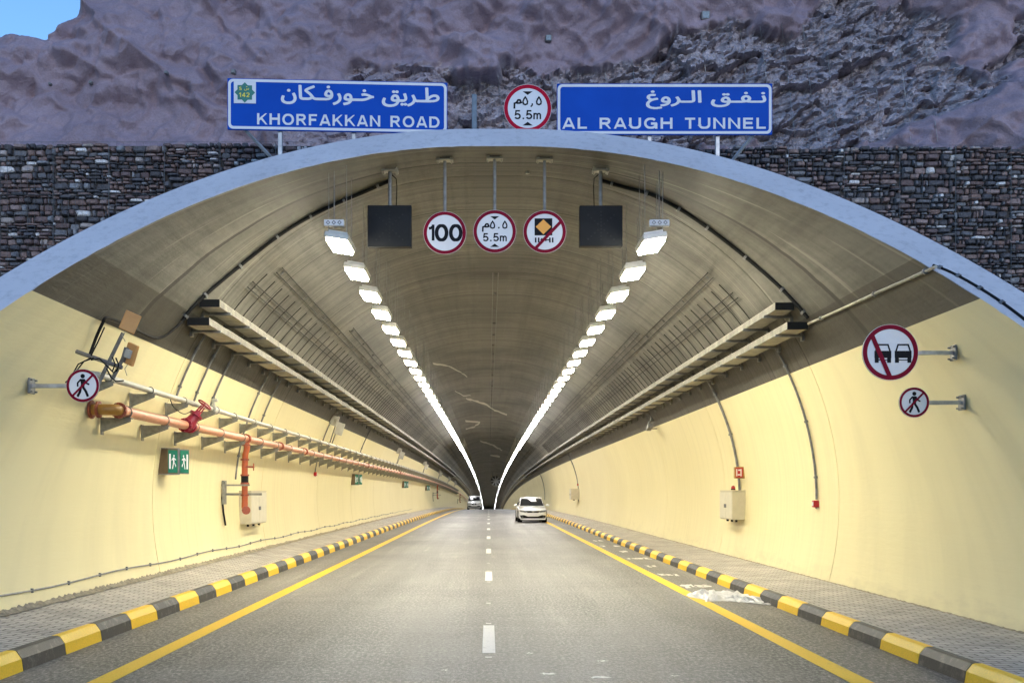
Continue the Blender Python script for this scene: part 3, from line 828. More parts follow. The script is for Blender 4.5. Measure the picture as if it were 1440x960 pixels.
AR_ROAD = '\uFEE5\uFE8E\uFEDC\u0640\uFED3\uFEAD\uFEEE\u0640\uFEA7 \uFED6\uFEF3\uFEAE\u0640\uFEC3'   # visual order, left to right
AR_TUN = '\uFECD\uFEED\uFEAE\u0640\uFEDF\uFE8D \uFED6\u0640\uFED4\u0640\uFEE7'

# ------------------------------------------------------------------ the two blue road signs and the signs on the portal crown
def rrect(x0, x1, z0, z1, r, n=6):
    return arc(x1 - r, z1 - r, r, r, 0, 90, n) + arc(x0 + r, z1 - r, r, r, 90, 180, n) + arc(x0 + r, z0 + r, r, r, 180, 270, n) + arc(x1 - r, z0 + r, r, r, 270, 360, n)
def big_sign(px0, px1, py0, py1, d, label, words, ar, warg, aarg, posts, braces, rz=0.):
    p0, p1 = at(px0, py1, d), at(px1, py0, d); W, H = p1.x - p0.x, p1.z - p0.z
    g = thing('road_sign', ((p0.x + p1.x) / 2, d, p0.z), label, 'road sign', rz=rz)
    x = W / 2; k = d / F
    b = MB().prism(rrect(-x, x, 0, H, .012), -.02, .02); b.build('panel', 'sign_blue', g)
    o_, i_ = rrect(-x + .012, x - .012, .012, H - .012, .085), rrect(-x + .058, x - .058, .058, H - .058, .05)
    n = len(o_); mb = MB(); mb.add([(p[0], -.023, p[1]) for p in o_ + i_], [(j, (j + 1) % n, n + (j + 1) % n, n + j) for j in range(n)]); mb.build('border', 'sign_white', g)
    L = lambda px: (px - (px0 + px1) / 2) * k
    mb = MB(); x0_ = L(warg[0]); ws_ = words.split(' '); lg = .17; tt = [sum(GL[c][0] for c in w_) + lg * (len(w_) - 1) for w_ in ws_]
    gp = .75; kk = (L(warg[1]) - x0_) / (sum(tt) + gp * (len(ws_) - 1))
    for w_, t_ in zip(ws_, tt):
        mb = MB(); letters(mb, w_, x0_, x0_ + t_ * kk, (py1 - warg[2]) * k, (warg[2] - warg[3]) * k, -.024, .185, lg); mb.build('lettering', 'sign_white', g); x0_ += (t_ + gp) * kk
    for mb in arabic(None, ar, L(aarg[0]), L(aarg[1]), (py1 - aarg[2]) * k, (py1 - aarg[3]) * k, -.024, .024): mb.build('arabic_lettering', 'sign_white', g)
    for px, ph in posts:
        q = L(px); MB().box((q, .075, (H - .1 - ph) / 2), (.075, .075, H - .1 + ph), ch=.008).build('post', 'galv', g)
    for (a, b_) in braces:
        MB().tube([(L(a[0]), .06, (py1 - a[1]) * k + .02), (L(b_[0]), .10, (py1 - b_[1]) * k)], .03, 4).build('brace', 'galv', g)
    for zz in (.16, H - .16): MB().box((0, .032, zz), (W - .1, .02, .05)).build('rail', 'galv', g)
    return g, L, k
g, L, k = big_sign(322, 629, 114, 185.5, 17.35, 'blue road sign reading KHORFAKKAN ROAD with a green star badge', 'KHORFAKKAN ROAD', AR_ROAD, (363, 618, 178, 162.3), (396, 618, 150, 121.5),
    [(394, 1.1), (497, .6), (590, .5)], [((345, 185), (392, 232))], rz=R(3.0))
H_ = lambda py: (185.5 - py) * k
MB().prism([(L(331), H_(149)), (L(361.5), H_(149)), (L(361.5), H_(119)), (L(331), H_(119))], -.03, -.021).build('badge_plate', 'sign_white', g)
star = []
for i in range(16):
    a = R(22.5 * i + 90); rr = (14.2 if i % 2 == 0 else 10.9) * k; star.append((L(346.2) + rr * math.cos(a), H_(134) + rr * math.sin(a)))
MB().flat(star, -.033).build('badge_star', 'sign_green', g)
mb = MB(); letters(mb, '142', L(338), L(353), H_(140.6), 6.2 * k, -.036, .19); letters(mb, 'S', L(338.3), L(342), H_(131), 4.6 * k, -.036, .19)
arabic(mb, '\uFEB1', L(345.5), L(352), H_(131.6), H_(127.8), -.036, .012); mb.add([(L(a), -.0365, H_(b)) for a, b in ((348.4, 126.7), (349.6, 126.7), (349.6, 125.6), (348.4, 125.6))], [(0, 1, 2, 3)])
mb.build('badge_lettering', 'sign_yellow', g)
big_sign(783, 1085.5, 118.5, 190, 17.35, 'blue road sign reading AL RAUGH TUNNEL', 'AL RAUGH TUNNEL', AR_TUN, (791, 1077, 182, 166.5), (908, 1077, 154.5, 128),
    [(1010, .9), (914, .5), (830, .45)], [((1060, 190), (1020, 238))])

def round_sign(name, c, r, label, group=None, ring='sign_red', ringw=.17, cat='road sign'):
    g = thing(name, c, label, cat, group)
    n = 56; P = [(r * math.cos(2 * math.pi * i / n), r * math.sin(2 * math.pi * i / n)) for i in range(n)]
    MB().prism(P, 0, .015).build('plate', 'dark_steel', g)
    MB().prism([(a * .997, b * .997) for a, b in P], -.003, -.0005).build('sign_face', 'sign_white', g)
    MB().ring((0, 0), r * (1 - ringw * 1.0), r * .985, -.0045, 56).build('red_ring', ring, g)
    return g
def height_symbol(g, r, comma):
    mb = MB(); y = -.005
    t = lambda a, b: (a * r, b * r)
    mb.flat([t(-.21, .70), t(.21, .70), t(0, .55)], y); mb.flat([t(-.21, -.72), t(0, -.57), t(.21, -.72)], y)
    letters(mb, '5.5', -.56 * r, .20 * r, -.46 * r, .38 * r, y, .17, .08); letters(mb, 'm', .24 * r, .56 * r, -.46 * r, .36 * r, y, .18)
    for cx_ in (-.10, .47):
        mb.stroke([(cx_ * r + a * r, .26 * r + b * r) for a, b in ((0, .20), (.055, .12), (.095, .02), (.08, -.08), (0, -.115), (-.08, -.08), (-.095, .02), (-.055, .12))], .062 * r, y - .0004, True)
    if comma: mb.stroke([t(.20, .20), t(.185, .12), t(.13, .06)], .06 * r, y)
    else: mb.flat([t(.155, .135), t(.225, .135), t(.225, .205), t(.155, .205)], y)
    mb.stroke([(a * r, b * r) for a, b in ((-.555, -.02), (-.55, .20), (-.47, .23), (-.40, .34), (-.32, .34), (-.27, .235), (-.33, .215), (-.46, .21))], .075 * r, y - .0008)
    return mb.build('height_symbol', 'sign_black', g)
c = at(742, 152.5, 17.15); r = 33.7 * 17.15 / F
g = round_sign('height_limit_sign', c, r, 'round red ringed 5.5m height sign standing on the portal crown between the blue signs'); height_symbol(g, r, True)
MB().tube([(0, .05, r * .6), (0, .05, -1.1)], .035, 10).build('post', 'galv', g)
p = at(667, 178, 17.3)
g = thing('steel_post', p, 'short bare steel post on the portal crown left of the round height sign', 'post')
MB().box((0, 0, .22), (.085, .065, .66), ch=.008).build('post', 'blue_steel', g); MB().box((0, 0, -.16), (.30, .26, .10), ch=.01).build('base_plate', 'galv', g)

# ------------------------------------------------------------------ signs hung under the crown
DH = 16.4
def hanger(g, c, r, rp=.027):
    zc = roof_z(c.x) - c.z
    MB().tube([(0, .045, -r * .5), (0, .045, zc - .05)], rp, 10).build('pole', 'dark_steel', g)
    mb = MB(); mb.box((0, .045, zc - .035), (.18, .14, .025)); 
    for sx in (-.11, .11): mb.box((sx, .045, zc - .03), (.05, .16, .05)); mb.tube([(sx, .045, zc - .09), (sx, .045, zc + .02)], .012, 6)
    mb.build('ceiling_bracket', 'tray', g)
r = 30.3 * DH / F
c = at(625.5, 327.5, DH); g = round_sign('speed_limit_sign', c, r, 'round red ringed 100 speed sign hung left of centre', 'round signs hung from the crown', 'sign_red_dark'); hanger(g, c, r)
mb = MB(); letters(mb, '1', -.78 * r, -.42 * r, -.36 * r, .74 * r, -.006, .17); letters(mb, '0', -.46 * r, .16 * r, -.40 * r, .80 * r, -.006, .20); letters(mb, '0', .20 * r, .82 * r, -.40 * r, .80 * r, -.006, .20)
mb.build('number', 'sign_black', g)
c = at(695.7, 325.5, DH); g = round_sign('height_limit_sign', c, r, 'round red ringed 5.5m height sign hung in the middle under the crown', 'round signs hung from the crown', 'sign_red_dark'); hanger(g, c, r); height_symbol(g, r, False)
c = at(766, 326, DH); g = round_sign('hazardous_goods_sign', c, r, 'round no hazardous loads sign with orange diamond and red slash', 'round signs hung from the crown', 'sign_red_dark'); hanger(g, c, r)
mb = MB(); q = lambda x0, x1, z0, z1, y=-.0055: mb.flat([(x0 * r, z0 * r), (x1 * r, z0 * r), (x1 * r, z1 * r), (x0 * r, z1 * r)], y)
q(-.47, .35, -.17, .62)
for a in (-.42, -.28, .24, .37): q(a - .035, a + .035, -.50, -.27, -.0053)
for a in (-.14, .05): q(a - .03, a + .03, -.44, -.30, -.0057)
q(-.2, .25, -.40, -.35, -.0050)
mb.build('lorry_symbol', 'sign_black', g)
MB().flat([(-.06 * r, -.12 * r), (.30 * r, .23 * r), (-.06 * r, .57 * r), (-.42 * r, .23 * r)], -.0075).build('diamond', 'sign_orange', g)
MB().stroke([(-.42 * r, -.76 * r), (.78 * r, .50 * r)], .145 * r, -.0095).build('slash', 'sign_red_dark', g)
# dark lane signals
def lane_signal(px0, px1, py0, py1, label):
    c = at((px0 + px1) / 2, (py0 + py1) / 2, DH); W = (px1 - px0) * DH / F; H = (py1 - py0) * DH / F
    g = thing('lane_signal', c, label, 'lane signal', 'unlit lane signals hung from the crown')
    MB().box((0, .07, 0), (W, .14, H), ch=.006).build('cabinet', 'screen', g)
    mb = MB()
    for i in range(9):                                                # unlit lamps of the cross and arrow
        t = -1 + i / 4
        for (a, b) in ((t, t), (t, -t)): mb.flat([(a * W * .3 + u * .014, b * H * .3 - .02 + v * .014) for u, v in ((-1, -1), (1, -1), (1, 1), (-1, 1))], -.003 - .0004 * (i % 2) - (.0008 if b == t else 0))
        mb.flat([(u * .014 + .0, (t * H * .34) + v * .014) for u, v in ((-1, -1), (1, -1), (1, 1), (-1, 1))], -.005)
    mb.build('unlit_lamps', 'screen_led', g)
    zc = roof_z(c.x) - c.z
    MB().tube([(0, .08, H / 2 - .02), (0, .08, zc - .05)], .03, 10).build('pole', 'dark_steel', g)
    mb = MB(); mb.box((0, .08, zc - .045), (.18, .14, .025))
    for sx in (-.11, .11): mb.box((sx, .08, zc - .05), (.05, .16, .05)); mb.tube([(sx, .08, zc - .11), (sx, .08, zc + .05)], .012, 6)
    mb.build('ceiling_bracket', 'tray', g)
    s = 1 if c.x < 0 else -1
    MB().tube([(s * .03, .1, zc - .10), (s * .10, .12, zc - .16), (s * .11, .12, zc - .3), (s * .10, .12, H / 2 - .01)], .008, 6).build('cable', 'black', g)
lane_signal(517, 578.5, 288.5, 347, 'square dark lane signal hung left of the 100 sign')
lane_signal(815, 875.5, 289, 346, 'square dark lane signal hung right of the hazardous loads sign')

# ------------------------------------------------------------------ signs on arms from the side walls
def walker(g, r, y=-.006):
    mb = MB(); n = 14
    mb.flat([(.0 + .135 * r * math.cos(2 * math.pi * i / n), .57 * r + .135 * r * math.sin(2 * math.pi * i / n)) for i in range(n)], y)
    S = lambda P, w_, k: mb.stroke([(a * r, b * r) for a, b in P], w_ * r, y - .0004 * k)
    mb.flat([(a * r, b * r) for a, b in ((-.16, .40), (.12, .40), (.17, .30), (.10, -.12), (-.14, -.12), (-.10, .1))], y - .0024)
    S(((-.10, -.05), (-.16, -.38), (-.30, -.64)), .15, 1); S(((.02, -.08), (.20, -.36), (.32, -.66)), .15, 2)
    S(((-.12, .36), (-.30, .16), (-.30, -.06)), .10, 3); S(((.10, .36), (.20, .16), (.40, .06)), .10, 4)
    S(((-.34, -.63), (-.22, -.66)), .08, 5)
    mb.build('walking_figure', 'sign_black', g)
def arm_sign(c, r, side, base_px, label, ring='sign_red_dark'):
    g = round_sign('wall_sign', c, r, label, None, ring, .175)
    xb = wall_x(c.z, side) - c.x
    MB().box((xb / 2 + side * r * .2, .045, 0), (abs(xb) - r * .4 - .02, .045, .05), ch=.006).build('arm', 'galv', g)
    mb = MB(); mb.box((xb - side * .03, .045, 0), (.03, .16, .19), ch=.005)
    for a in (-.06, .06):
        for b in (-.07, .07): mb.cyl((xb - side * .045, .045 + a, b), (xb - side * .075, .045 + a, b), .012, 6)
    mb.build('base_plate', 'dark_steel', g); return g
d = 12.3; c = at(116.5, 542, d); r = 23.3 * d / F
g = arm_sign(c, r, -1, 35, 'small round no pedestrians sign on an arm from the left wall'); walker(g, r); MB().stroke([(-.60 * r, -.62 * r), (.60 * r, .62 * r)], .13 * r, -.0098).build('slash', 'sign_red_dark', g)
d = 12.5; c = at(1285.5, 565.5, d); r = 21.3 * d / F
g = arm_sign(c, r, 1, 1365, 'small round no pedestrians sign on an arm from the right wall'); walker(g, r); MB().stroke([(-.60 * r, -.62 * r), (.60 * r, .62 * r)], .13 * r, -.0098).build('slash', 'sign_red_dark', g)
d = 12.35; c = at(1252, 495.3, d); r = 39.5 * d / F
g = arm_sign(c, r, 1, 1345, 'large round no overtaking sign with two cars on the right wall')
mb = MB()
for cx_ in (-.27, .45):
    X = lambda a: (cx_ + a) * r
    mb.stroke([(X(-.26), .02 * r), (X(-.18), .27 * r), (X(.18), .27 * r), (X(.26), .02 * r)], .055 * r, -.006)
    mb.flat([(X(-.30), -.20 * r), (X(.30), -.20 * r), (X(.30), .05 * r), (X(-.30), .05 * r)], -.0064)
    mb.stroke([(X(-.27), -.275 * r), (X(.27), -.275 * r)], .035 * r, -.006)
    for a in (-.22, .22): mb.flat([(X(a - .07), -.37 * r), (X(a + .07), -.37 * r), (X(a + .07), -.18 * r), (X(a - .07), -.18 * r)], -.0070)
mb.build('car_symbols', 'sign_black', g)
MB().stroke([(-.66 * r, .60 * r), (-.02 * r, -.88 * r)], .16 * r, -.0098).build('slash', 'sign_red_dark', g)

# ------------------------------------------------------------------ floodlights
LY0, LDY = 16.0, 2.075
def lamp_proto(side, full, mat, x, z):
    roll = -side * R(9)
    if not full:
        mb = MB(); rot = Matrix.Rotation(roll, 3, 'Y')
        mb.box((0, 0, .02), (.38, .84, .09), 0, rot)
        mb.add([rot @ Vector(p) for p in ((-.155, -.37, -.030), (.155, -.37, -.030), (.155, .37, -.030), (-.155, .37, -.030))], [(0, 1, 2, 3)], 1)
        for q in (-.28, .28):
            for sx in (-.14, .14): mb.tube([(sx, q, .05), (sx, q, roof_z(x + sx) - z)], .008, 3, 0, False)
        return mb.build('tunnel_lamp', ['housing', mat])
    g = thing('tunnel_lamp', (0, 0, 0), '', 'tunnel lamp'); rot = Matrix.Rotation(roll, 3, 'Y')
    mb = MB(); mb.box((0, 0, .02), (.38, .84, .09), 0, rot, .012)
    for q in range(7): mb.box(rot @ Vector((0, -.33 + q * .11, .085)), (.30, .02, .05), 0, rot)      # cooling fins
    mb.build('housing', 'housing', g)
    mb = MB()
    for y0 in (-.38, .02):
        mb.add([rot @ Vector(p) for p in [(a, b, c_) for c_ in (-.026, -.075) for a, b in ((-.155, y0), (.155, y0), (.155, y0 + .36), (-.155, y0 + .36))]],
               [(4, 5, 6, 7), (0, 1, 5, 4), (1, 2, 6, 5), (2, 3, 7, 6), (3, 0, 4, 7)])
    mb.build('lamp_glass', mat, g)
    for q in (-.28, .28):
        for sx in (-.14, .14): MB().tube([(sx, q, .05 + side * 0), (sx, q, roof_z(x + sx) - z + .01)], .006, 5).build('hanger_rod', 'dark_steel', g)
    return g
ORD = ['first', 'second', 'third', 'fourth', 'fifth', 'sixth', 'seventh', 'eighth', 'ninth', 'tenth', 'eleventh', 'twelfth']
for side, x, word in ((-1, -2.365, 'left'), (1, 2.59, 'right')):
    z = 5.72
    protos = {}; extra = MB()
    for i in range(205):
        y = LY0 + LDY * i; near = i < 36; mat = 'lamp_threshold' if i < 4 else 'lamp_warm' if y < 48 else ('lamp_cool' if y < 95 else 'lamp_deep')
        if i >= 150:
            extra.box((x, y, z + zr(y) + .02), (.38, .84, .09)); extra.add([(x + a, y + b, z + zr(y) - .03) for a, b in ((-.155, -.37), (.155, -.37), (.155, .37), (-.155, .37))], [(0, 1, 2, 3)], 1)
            continue
        key = (near, mat)
        if key not in protos: o = protos[key] = lamp_proto(side, near, mat, x, z)
        else:
            o = copy_tree(protos[key])
            for ch in [c_ for c_ in o.children if c_.name.startswith('control_box')]: bpy.data.objects.remove(ch)
        o.location = (x, y, z + zr(y))
        if i < 12: lb = f'lit white floodlight, {ORD[i]} from the portal in the {word} ceiling row'
        else: lb = f'lit white floodlight deep inside, far along the {word} ceiling row'
        tag(o, lb, 'tunnel lamp', f'floodlights of the {word} ceiling row')
    tag(extra.build('tunnel_lamps_far', ['housing', 'lamp_deep']), f'far floodlights merging into one line at the deep end of the {word} row', 'tunnel lamps', None, 'stuff')
# the white control boxes above the first lamps
for px, side in ((470, 'left'), (927, 'right')):
    p = at(px, 314, 15.75); g = thing('control_box', p, f'small white box with dark square sockets above the {side} first floodlight', 'control box')
    mb = MB(); mb.box((0, 0, 0), (.31, .09, .10), ch=.006); mb.build('case', 'sign_white', g); mb = MB()
    for q in (-.09, 0, .09): mb.ring((q, 0), .018, .036, -.048, 4)
    mb.build('socket', 'dark_steel', g); MB().tube([(0, 0, .04), (0, 0, roof_z(p.x) - p.z)], .01, 6).build('hanger_rod', 'dark_steel', g)

# ------------------------------------------------------------------ cable trays
def run_pts(x, z, y0, y1):
    ys = [y0] + [v for v in [20, 35, 50] + [50 + 10 * i for i in range(1, 60)] if y0 < v < y1] + [y1]
    return ys, [(x, y, z + zr(y)) for y in ys]
def tray(xa, xb, z, side, label):
    y0, y1 = 16.5, 420; xo, xi = (xb, xa) if abs(xb) < abs(xa) else (xa, xb)      # outer edge towards the road, inner at the wall
    g = thing('cable_tray', (xo, y0, z), label, 'cable tray', 'cable trays along the tunnel'); L = Vector(g.location)
    ys, _ = run_pts(0, 0, y0, y1)
    lo, hi = min(xa, xb), max(xa, xb)
    def sweep(poly, nm, m):
        n = len(poly); vs = []; fs = []
        for y in ys: vs += [(p[0] - L.x, y - L.y, p[1] + zr(y) - L.z) for p in poly]
        for i in range(len(ys) - 1):
            for j in range(n): fs.append((i * n + j, i * n + (j + 1) % n, (i + 1) * n + (j + 1) % n, (i + 1) * n + j))
        fs += [tuple(range(n)), tuple(range(len(vs) - 1, len(vs) - 1 - n, -1))]
        MB().add(vs, fs).build(nm, m, g)
    for xx in (lo, hi): sweep([(xx - .006, z), (xx + .006, z), (xx + .006, z + .11), (xx - .006, z + .11)], 'side_rail', 'tray_side')
    sweep([(lo + .007, z + .004), (hi - .007, z + .004), (hi - .007, z + .012), (lo + .007, z + .012)], 'tray_floor', 'tray')
    sweep([(lo - .004, z + .112), (hi + .004, z + .112), (hi + .004, z + .118), (lo - .004, z + .118)], 'lid', 'tray')
    MB().box(((lo + hi) / 2 - L.x, -.008, .058), (hi - lo + .01, .010, .125)).build('end_plate', 'screen', g)
    first = None
    for i in range(90):
        y = y0 + .55 + 1.36 * i
        if first is None:
            wx = wall_x(z - .03, side) - L.x; mb = MB(); e_ = -side * .05
            mb.box(((wx + e_) / 2, 0, -.022), (abs(wx - e_), .045, .042)); mb.box((wx - side * .02, 0, -.03), (.05, .09, .16))
            first = mb.build('bracket', 'dark_steel', g); o = first
        else: o = first.copy(); col.objects.link(o)
        o.parent = g; o.location = (0, y - L.y, zr(y))
tray(-4.75, -4.43, 4.80, -1, 'upper galvanised cable tray on the left side under the ceiling')
tray(-4.95, -4.60, 4.50, -1, 'lower galvanised cable tray on the left side under the ceiling')
tray(4.72, 5.02, 4.75, 1, 'upper galvanised cable tray on the right side under the ceiling')
tray(4.92, 5.25, 4.43, 1, 'lower galvanised cable tray on the right side under the ceiling')

# ------------------------------------------------------------------ cable lines with cross rods on the ceiling
def ceiling_line(px, py, y1, label, rods=False, step=.66, reach=(.35, .55)):
    p = on_lining(px, py, .05); th = math.atan2(p.z - ZC, p.x - (XR if p.x > 0 else XL)); g = thing('ceiling_cable', p, label, 'cable run', 'cable runs on the ceiling')
    ys, P = run_pts(0, 0, p.y, y1); c_ = (XR if p.x > 0 else XL)
    for q in (-.012, .012):
        xx, zz = c_ + (RT - .05) * math.cos(th + q), ZC + (RT - .05) * math.sin(th + q)
        MB().tube([(xx - p.x, y - p.y, zz + zr(y) - p.z) for y in ys], .006 if abs(px - 697) < 3 else .009, 6).build('cable', 'dark_steel' if abs(px - 697) < 3 else 'black', g)
    first = None
    for i in range(96 if rods else 40):
        y = p.y + .3 + (step if rods else 2.4) * i
        if first is None:
            a0, a1 = (reach if rods else (.04, .04)); s = 1 if p.x > 0 else -1
            ths_ = [th + s * a0 / RT + (-s * (a0 + a1) / RT) * k / 8 for k in range(9)]
            first = MB().tube([(c_ + (RT - .035) * math.cos(t) - p.x, 0, ZC + (RT - .035) * math.sin(t) - p.z) for t in ths_], .009 if rods else .02, 5).build('cross_rod' if rods else 'clip', 'black' if rods else 'dark_steel', g); o = first
        else: o = first.copy(); col.objects.link(o)
        o.parent = g; o.location = (0, y - p.y, zr(y))
ceiling_line(352, 400, 300, 'cable line with many cross rods just above the left trays', True)
ceiling_line(393, 380, 300, 'thin twin cable line on the left ceiling between rods and floodlights')
ceiling_line(494, 463, 250, 'short thin cable line starting deeper beside the left floodlights')
ceiling_line(1034, 415, 300, 'cable line with many cross rods just above the right trays', True)
ceiling_line(999, 387, 300, 'thin twin cable line on the right ceiling between rods and floodlights')
ceiling_line(697, 383, 300, 'thin cable line along the middle of the crown')
ceiling_line(897, 467, 250, 'short thin cable line starting deeper beside the right floodlights')
def hose(name, pts, r, mat, label, cat, clips=0, clipmat='dark_steel', sub=6):
    P = []                                                            # Catmull-Rom through the points
    Q = [pts[0]] + list(pts) + [pts[-1]]
    for i in range(1, len(Q) - 2):
        for k in range(sub):
            t = k / sub; a, b, c_, d_ = (Vector(v) for v in Q[i - 1:i + 3])
            P.append(.5 * ((2 * b) + (-a + c_) * t + (2 * a - 5 * b + 4 * c_ - d_) * t * t + (-a + 3 * b - 3 * c_ + d_) * t ** 3))
    P.append(Vector(pts[-1]))
    g = thing(name, P[0], label, cat); MB().tube([p - P[0] for p in P], r, 8).build('cable', mat, g)
    for k in range(clips):
        i = int((k + .5) * len(P) / clips); p = P[i] - P[0]; q = (P[min(i + 1, len(P) - 1)] - P[max(0, i - 1)]).normalized()
        MB().tube([p - q * .02, p + q * .02], r * 1.8, 8).build('clip', clipmat, g)
    return g
O = on_lining
hose('arch_cable', [O(549, 254), O(510, 271), O(470, 288), O(430, 308), O(390, 333), O(345, 368), O(300, 405), O(270, 433), O(256, 452)], .03, 'black', 'black cable arching from the left lane signal down to the left trays', 'cable', 7)
hose('arch_cable', [O(845, 254), O(880, 264), O(916, 274), O(950, 291), O(976, 307), O(1015, 335), O(1055, 367), O(1095, 402), O(1120, 428), O(1136, 447)], .03, 'black', 'black cable arching from the right lane signal down to the right trays', 'cable', 7)
hose('loose_cable', [O(256, 452, .05), O(243, 464, .06), O(228, 474, .05), O(214, 474, .05), O(196, 466, .05), O(170, 453, .06), O(150, 447, .08), O(144, 455, .08), O(135, 475, .06), O(126, 500, .1)], .022, 'black', 'loose black cable sagging from the left trays to the tan antennas', 'cable')
hose('wall_conduit', [O(1137, 455), O(1180, 436), O(1230, 413), O(1280, 391), O(1316, 375, .02)], .022, 'tray', 'pale conduit from the right trays to the portal edge', 'conduit', 3, sub=4)
hose('rim_cable', [on_rim(1312, 373), on_rim(1335, 382), on_rim(1362, 396), on_rim(1395, 416), on_rim(1425, 437), on_rim(1470, 472)], .018, 'black', 'black cable clipped on the white rim at the right', 'cable', 5)
# vertical conduits on the walls (rings of constant depth)
def wall_conduit(y, side, z0, z1, label, r=.02, nc=2, name='wall_conduit'):
    P = [(wall_x(z0 + (z1 - z0) * i / 14, side, r + .01), y, z0 + (z1 - z0) * i / 14 + zr(y)) for i in range(15)]
    return hose(name, P, r, 'dark_steel', label, 'conduit', nc, sub=1)
for y, z0, nm in ((17.7, 3.36, 'nearest the portal'), (18.75, 3.36, 'second from the portal'), (19.85, 3.36, 'third from the portal'), (23.0, 2.05, 'running down to the near hydrant'), (24.3, 3.36, 'just behind the hydrant conduit')):
    wall_conduit(y, -1, z0, 4.55, f'thin dark conduit on the left wall, {nm}')
wall_conduit(33.3, -1, 2.42, 4.5, 'thin conduit down to the red call point on the left wall')
wall_conduit(43, -1, 3.4, 4.5, 'thin dark conduit on the left wall behind the far antenna pair')
wall_conduit(18.55, 1, 1.62, 4.5, 'long curved conduit on the right wall ending at the red call point', .022, 3)
wall_conduit(24.2, 1, 1.80, 4.5, 'long curved conduit on the right wall ending at the cream cabinet', .03, 3)
wall_conduit(67.5, 1, 1.2, 4.4, 'conduit on the right wall down to the far cabinet behind the sedan', .03, 2)
wall_conduit(108, 1, 1.2, 4.4, 'faint conduit deep on the right wall beyond the sedan', .03, 2)
# cable along the foot of the left wall
yy = 6.; P = []
while yy < 75: P.append((wall_x(.53, -1, .012), yy, .53 + .018 * math.sin(yy * 1.3) + zr(yy))); yy += .55
g = thing('base_cable', P[0], 'thin dark cable clipped along the foot of the left wall', 'cable')
MB().tube([Vector(p) - Vector(P[0]) for p in P], .012, 6).build('cable', 'dark_steel', g)
first = None
for k in range(46):
    y = 6.9 + 1.18 * k; i = min(int((y - 6) / .55), len(P) - 1); p = Vector(P[i]) - Vector(P[0])
    if first is None: first = o = MB().box((0, 0, 0), (.03, .03, .055)).build('clip', 'dark_steel', g)
    else: o = first.copy(); col.objects.link(o)
    o.parent = g; o.location = p

# ------------------------------------------------------------------ fire main, grey pipe, hydrants
def bracket_mesh(x, z, r):
    wx = wall_x(z - .02, -1) - x; mb = MB()
    top = -r - .005
    mb.box(((wx + .09) / 2, 0, top - .012), (abs(wx) + .09, .07, .02))
    mb.add([(wx + .004, -.034, top - .02), (.08, -.034, top - .02), (.08, -.034, top - .06), (wx + .004, -.034, top - .22),
            (wx + .004, -.026, top - .02), (.08, -.026, top - .02), (.08, -.026, top - .06), (wx + .004, -.026, top - .22)],
           [(0, 1, 2, 3), (7, 6, 5, 4), (0, 4, 5, 1), (1, 5, 6, 2), (2, 6, 7, 3), (3, 7, 4, 0)])
    mb.box((wx + .012, 0, top - .12), (.02, .09, .26))
    mb.torus((0, 0, 0), (0, 1, 0), r + .008, .009, 18, 5)
    return mb
def pipe_run(name, x, z, r, y0, mat, label, step, nb, y1=330):
    g = thing(name, (x, y0, z), label, 'pipe'); ys, P = run_pts(0, 0, y0, y1)
    MB().tube([(0, y - y0, zr(y)) for y in ys], r, 14).build('pipe', mat, g, True)
    first = None
    for i in range(nb):
        y = y0 + .30 + step * i
        if first is None: first = o = bracket_mesh(x, z, r).build('bracket', 'bracket', g)
        else: o = first.copy(); col.objects.link(o)
        o.parent = g; o.location = (0, y - y0, zr(y))
    return g
FX, FZ, FR, FY = -5.33, 2.93, .078, 14.45
fm = pipe_run('fire_main', FX, FZ, FR, FY, 'fire_pipe', 'thick salmon fire main pipe along the left wall', 1.72, 95)
wxp = wall_x(FZ, -1) - FX
el = [(0, .02, 0)] + [(-.16 + .16 * math.cos(R(a)), -.0 - .16 * math.sin(R(a)), 0) for a in range(0, 91, 15)] + [(wxp, -.16, 0)]
MB().tube(el, FR * 1.04, 14).build('elbow', 'elbow', fm, True)
mb = MB(); mb.cyl((0, -.01, 0), (0, .03, 0), FR * 1.5, 16)
for a in range(8): mb.cyl((FR * 1.3 * math.cos(a * math.pi / 4), -.03, FR * 1.3 * math.sin(a * math.pi / 4)), (FR * 1.3 * math.cos(a * math.pi / 4), .05, FR * 1.3 * math.sin(a * math.pi / 4)), .011, 6)
mb.build('flange', 'flange', fm)
mb = MB(); mb.cyl((wxp + .12, -.16, 0), (wxp + .15, -.16, 0), FR * 1.55, 16); mb.cyl((wxp + .02, -.16, 0), (wxp + .05, -.16, 0), FR * 1.7, 16); mb.build('flange', 'flange', fm)
# gate valve
vy = 17.75 - FY; va = Vector((.55, .30, .80)).normalized(); V0 = Vector((0, vy, 0))
mb = MB(); mb.tube([V0 - Vector((0, .16, 0)), V0 + Vector((0, .16, 0))], [FR * 1.15, FR * 1.15], 14)
mb.tube([V0, V0 + va * .05, V0 + va * .12, V0 + va * .22, V0 + va * .225, V0 + va * .26, V0 + va * .265, V0 + va * .33], [.12, .125, .10, .085, .125, .125, .06, .05], 14)
for sy in (-.16, .13): mb.cyl(V0 + Vector((0, sy, 0)), V0 + Vector((0, sy + .03, 0)), FR * 1.62, 16)
for sy in (-.19, .18):
    for a in range(8): mb.cyl(V0 + Vector((FR * 1.38 * math.cos(a * math.pi / 4), sy - .02, FR * 1.38 * math.sin(a * math.pi / 4))), V0 + Vector((FR * 1.38 * math.cos(a * math.pi / 4), sy + .03, FR * 1.38 * math.sin(a * math.pi / 4))), .012, 6)
sd_ = va.orthogonal().normalized()
for s in (-1, 1): mb.tube([V0 + va * .26 + sd_ * .05 * s, V0 + va * .44 + sd_ * .035 * s], .014, 6)
mb.tube([V0 + va * .3, V0 + va * .52], .016, 8)
gv = mb.build('gate_valve', 'valve', fm, True)
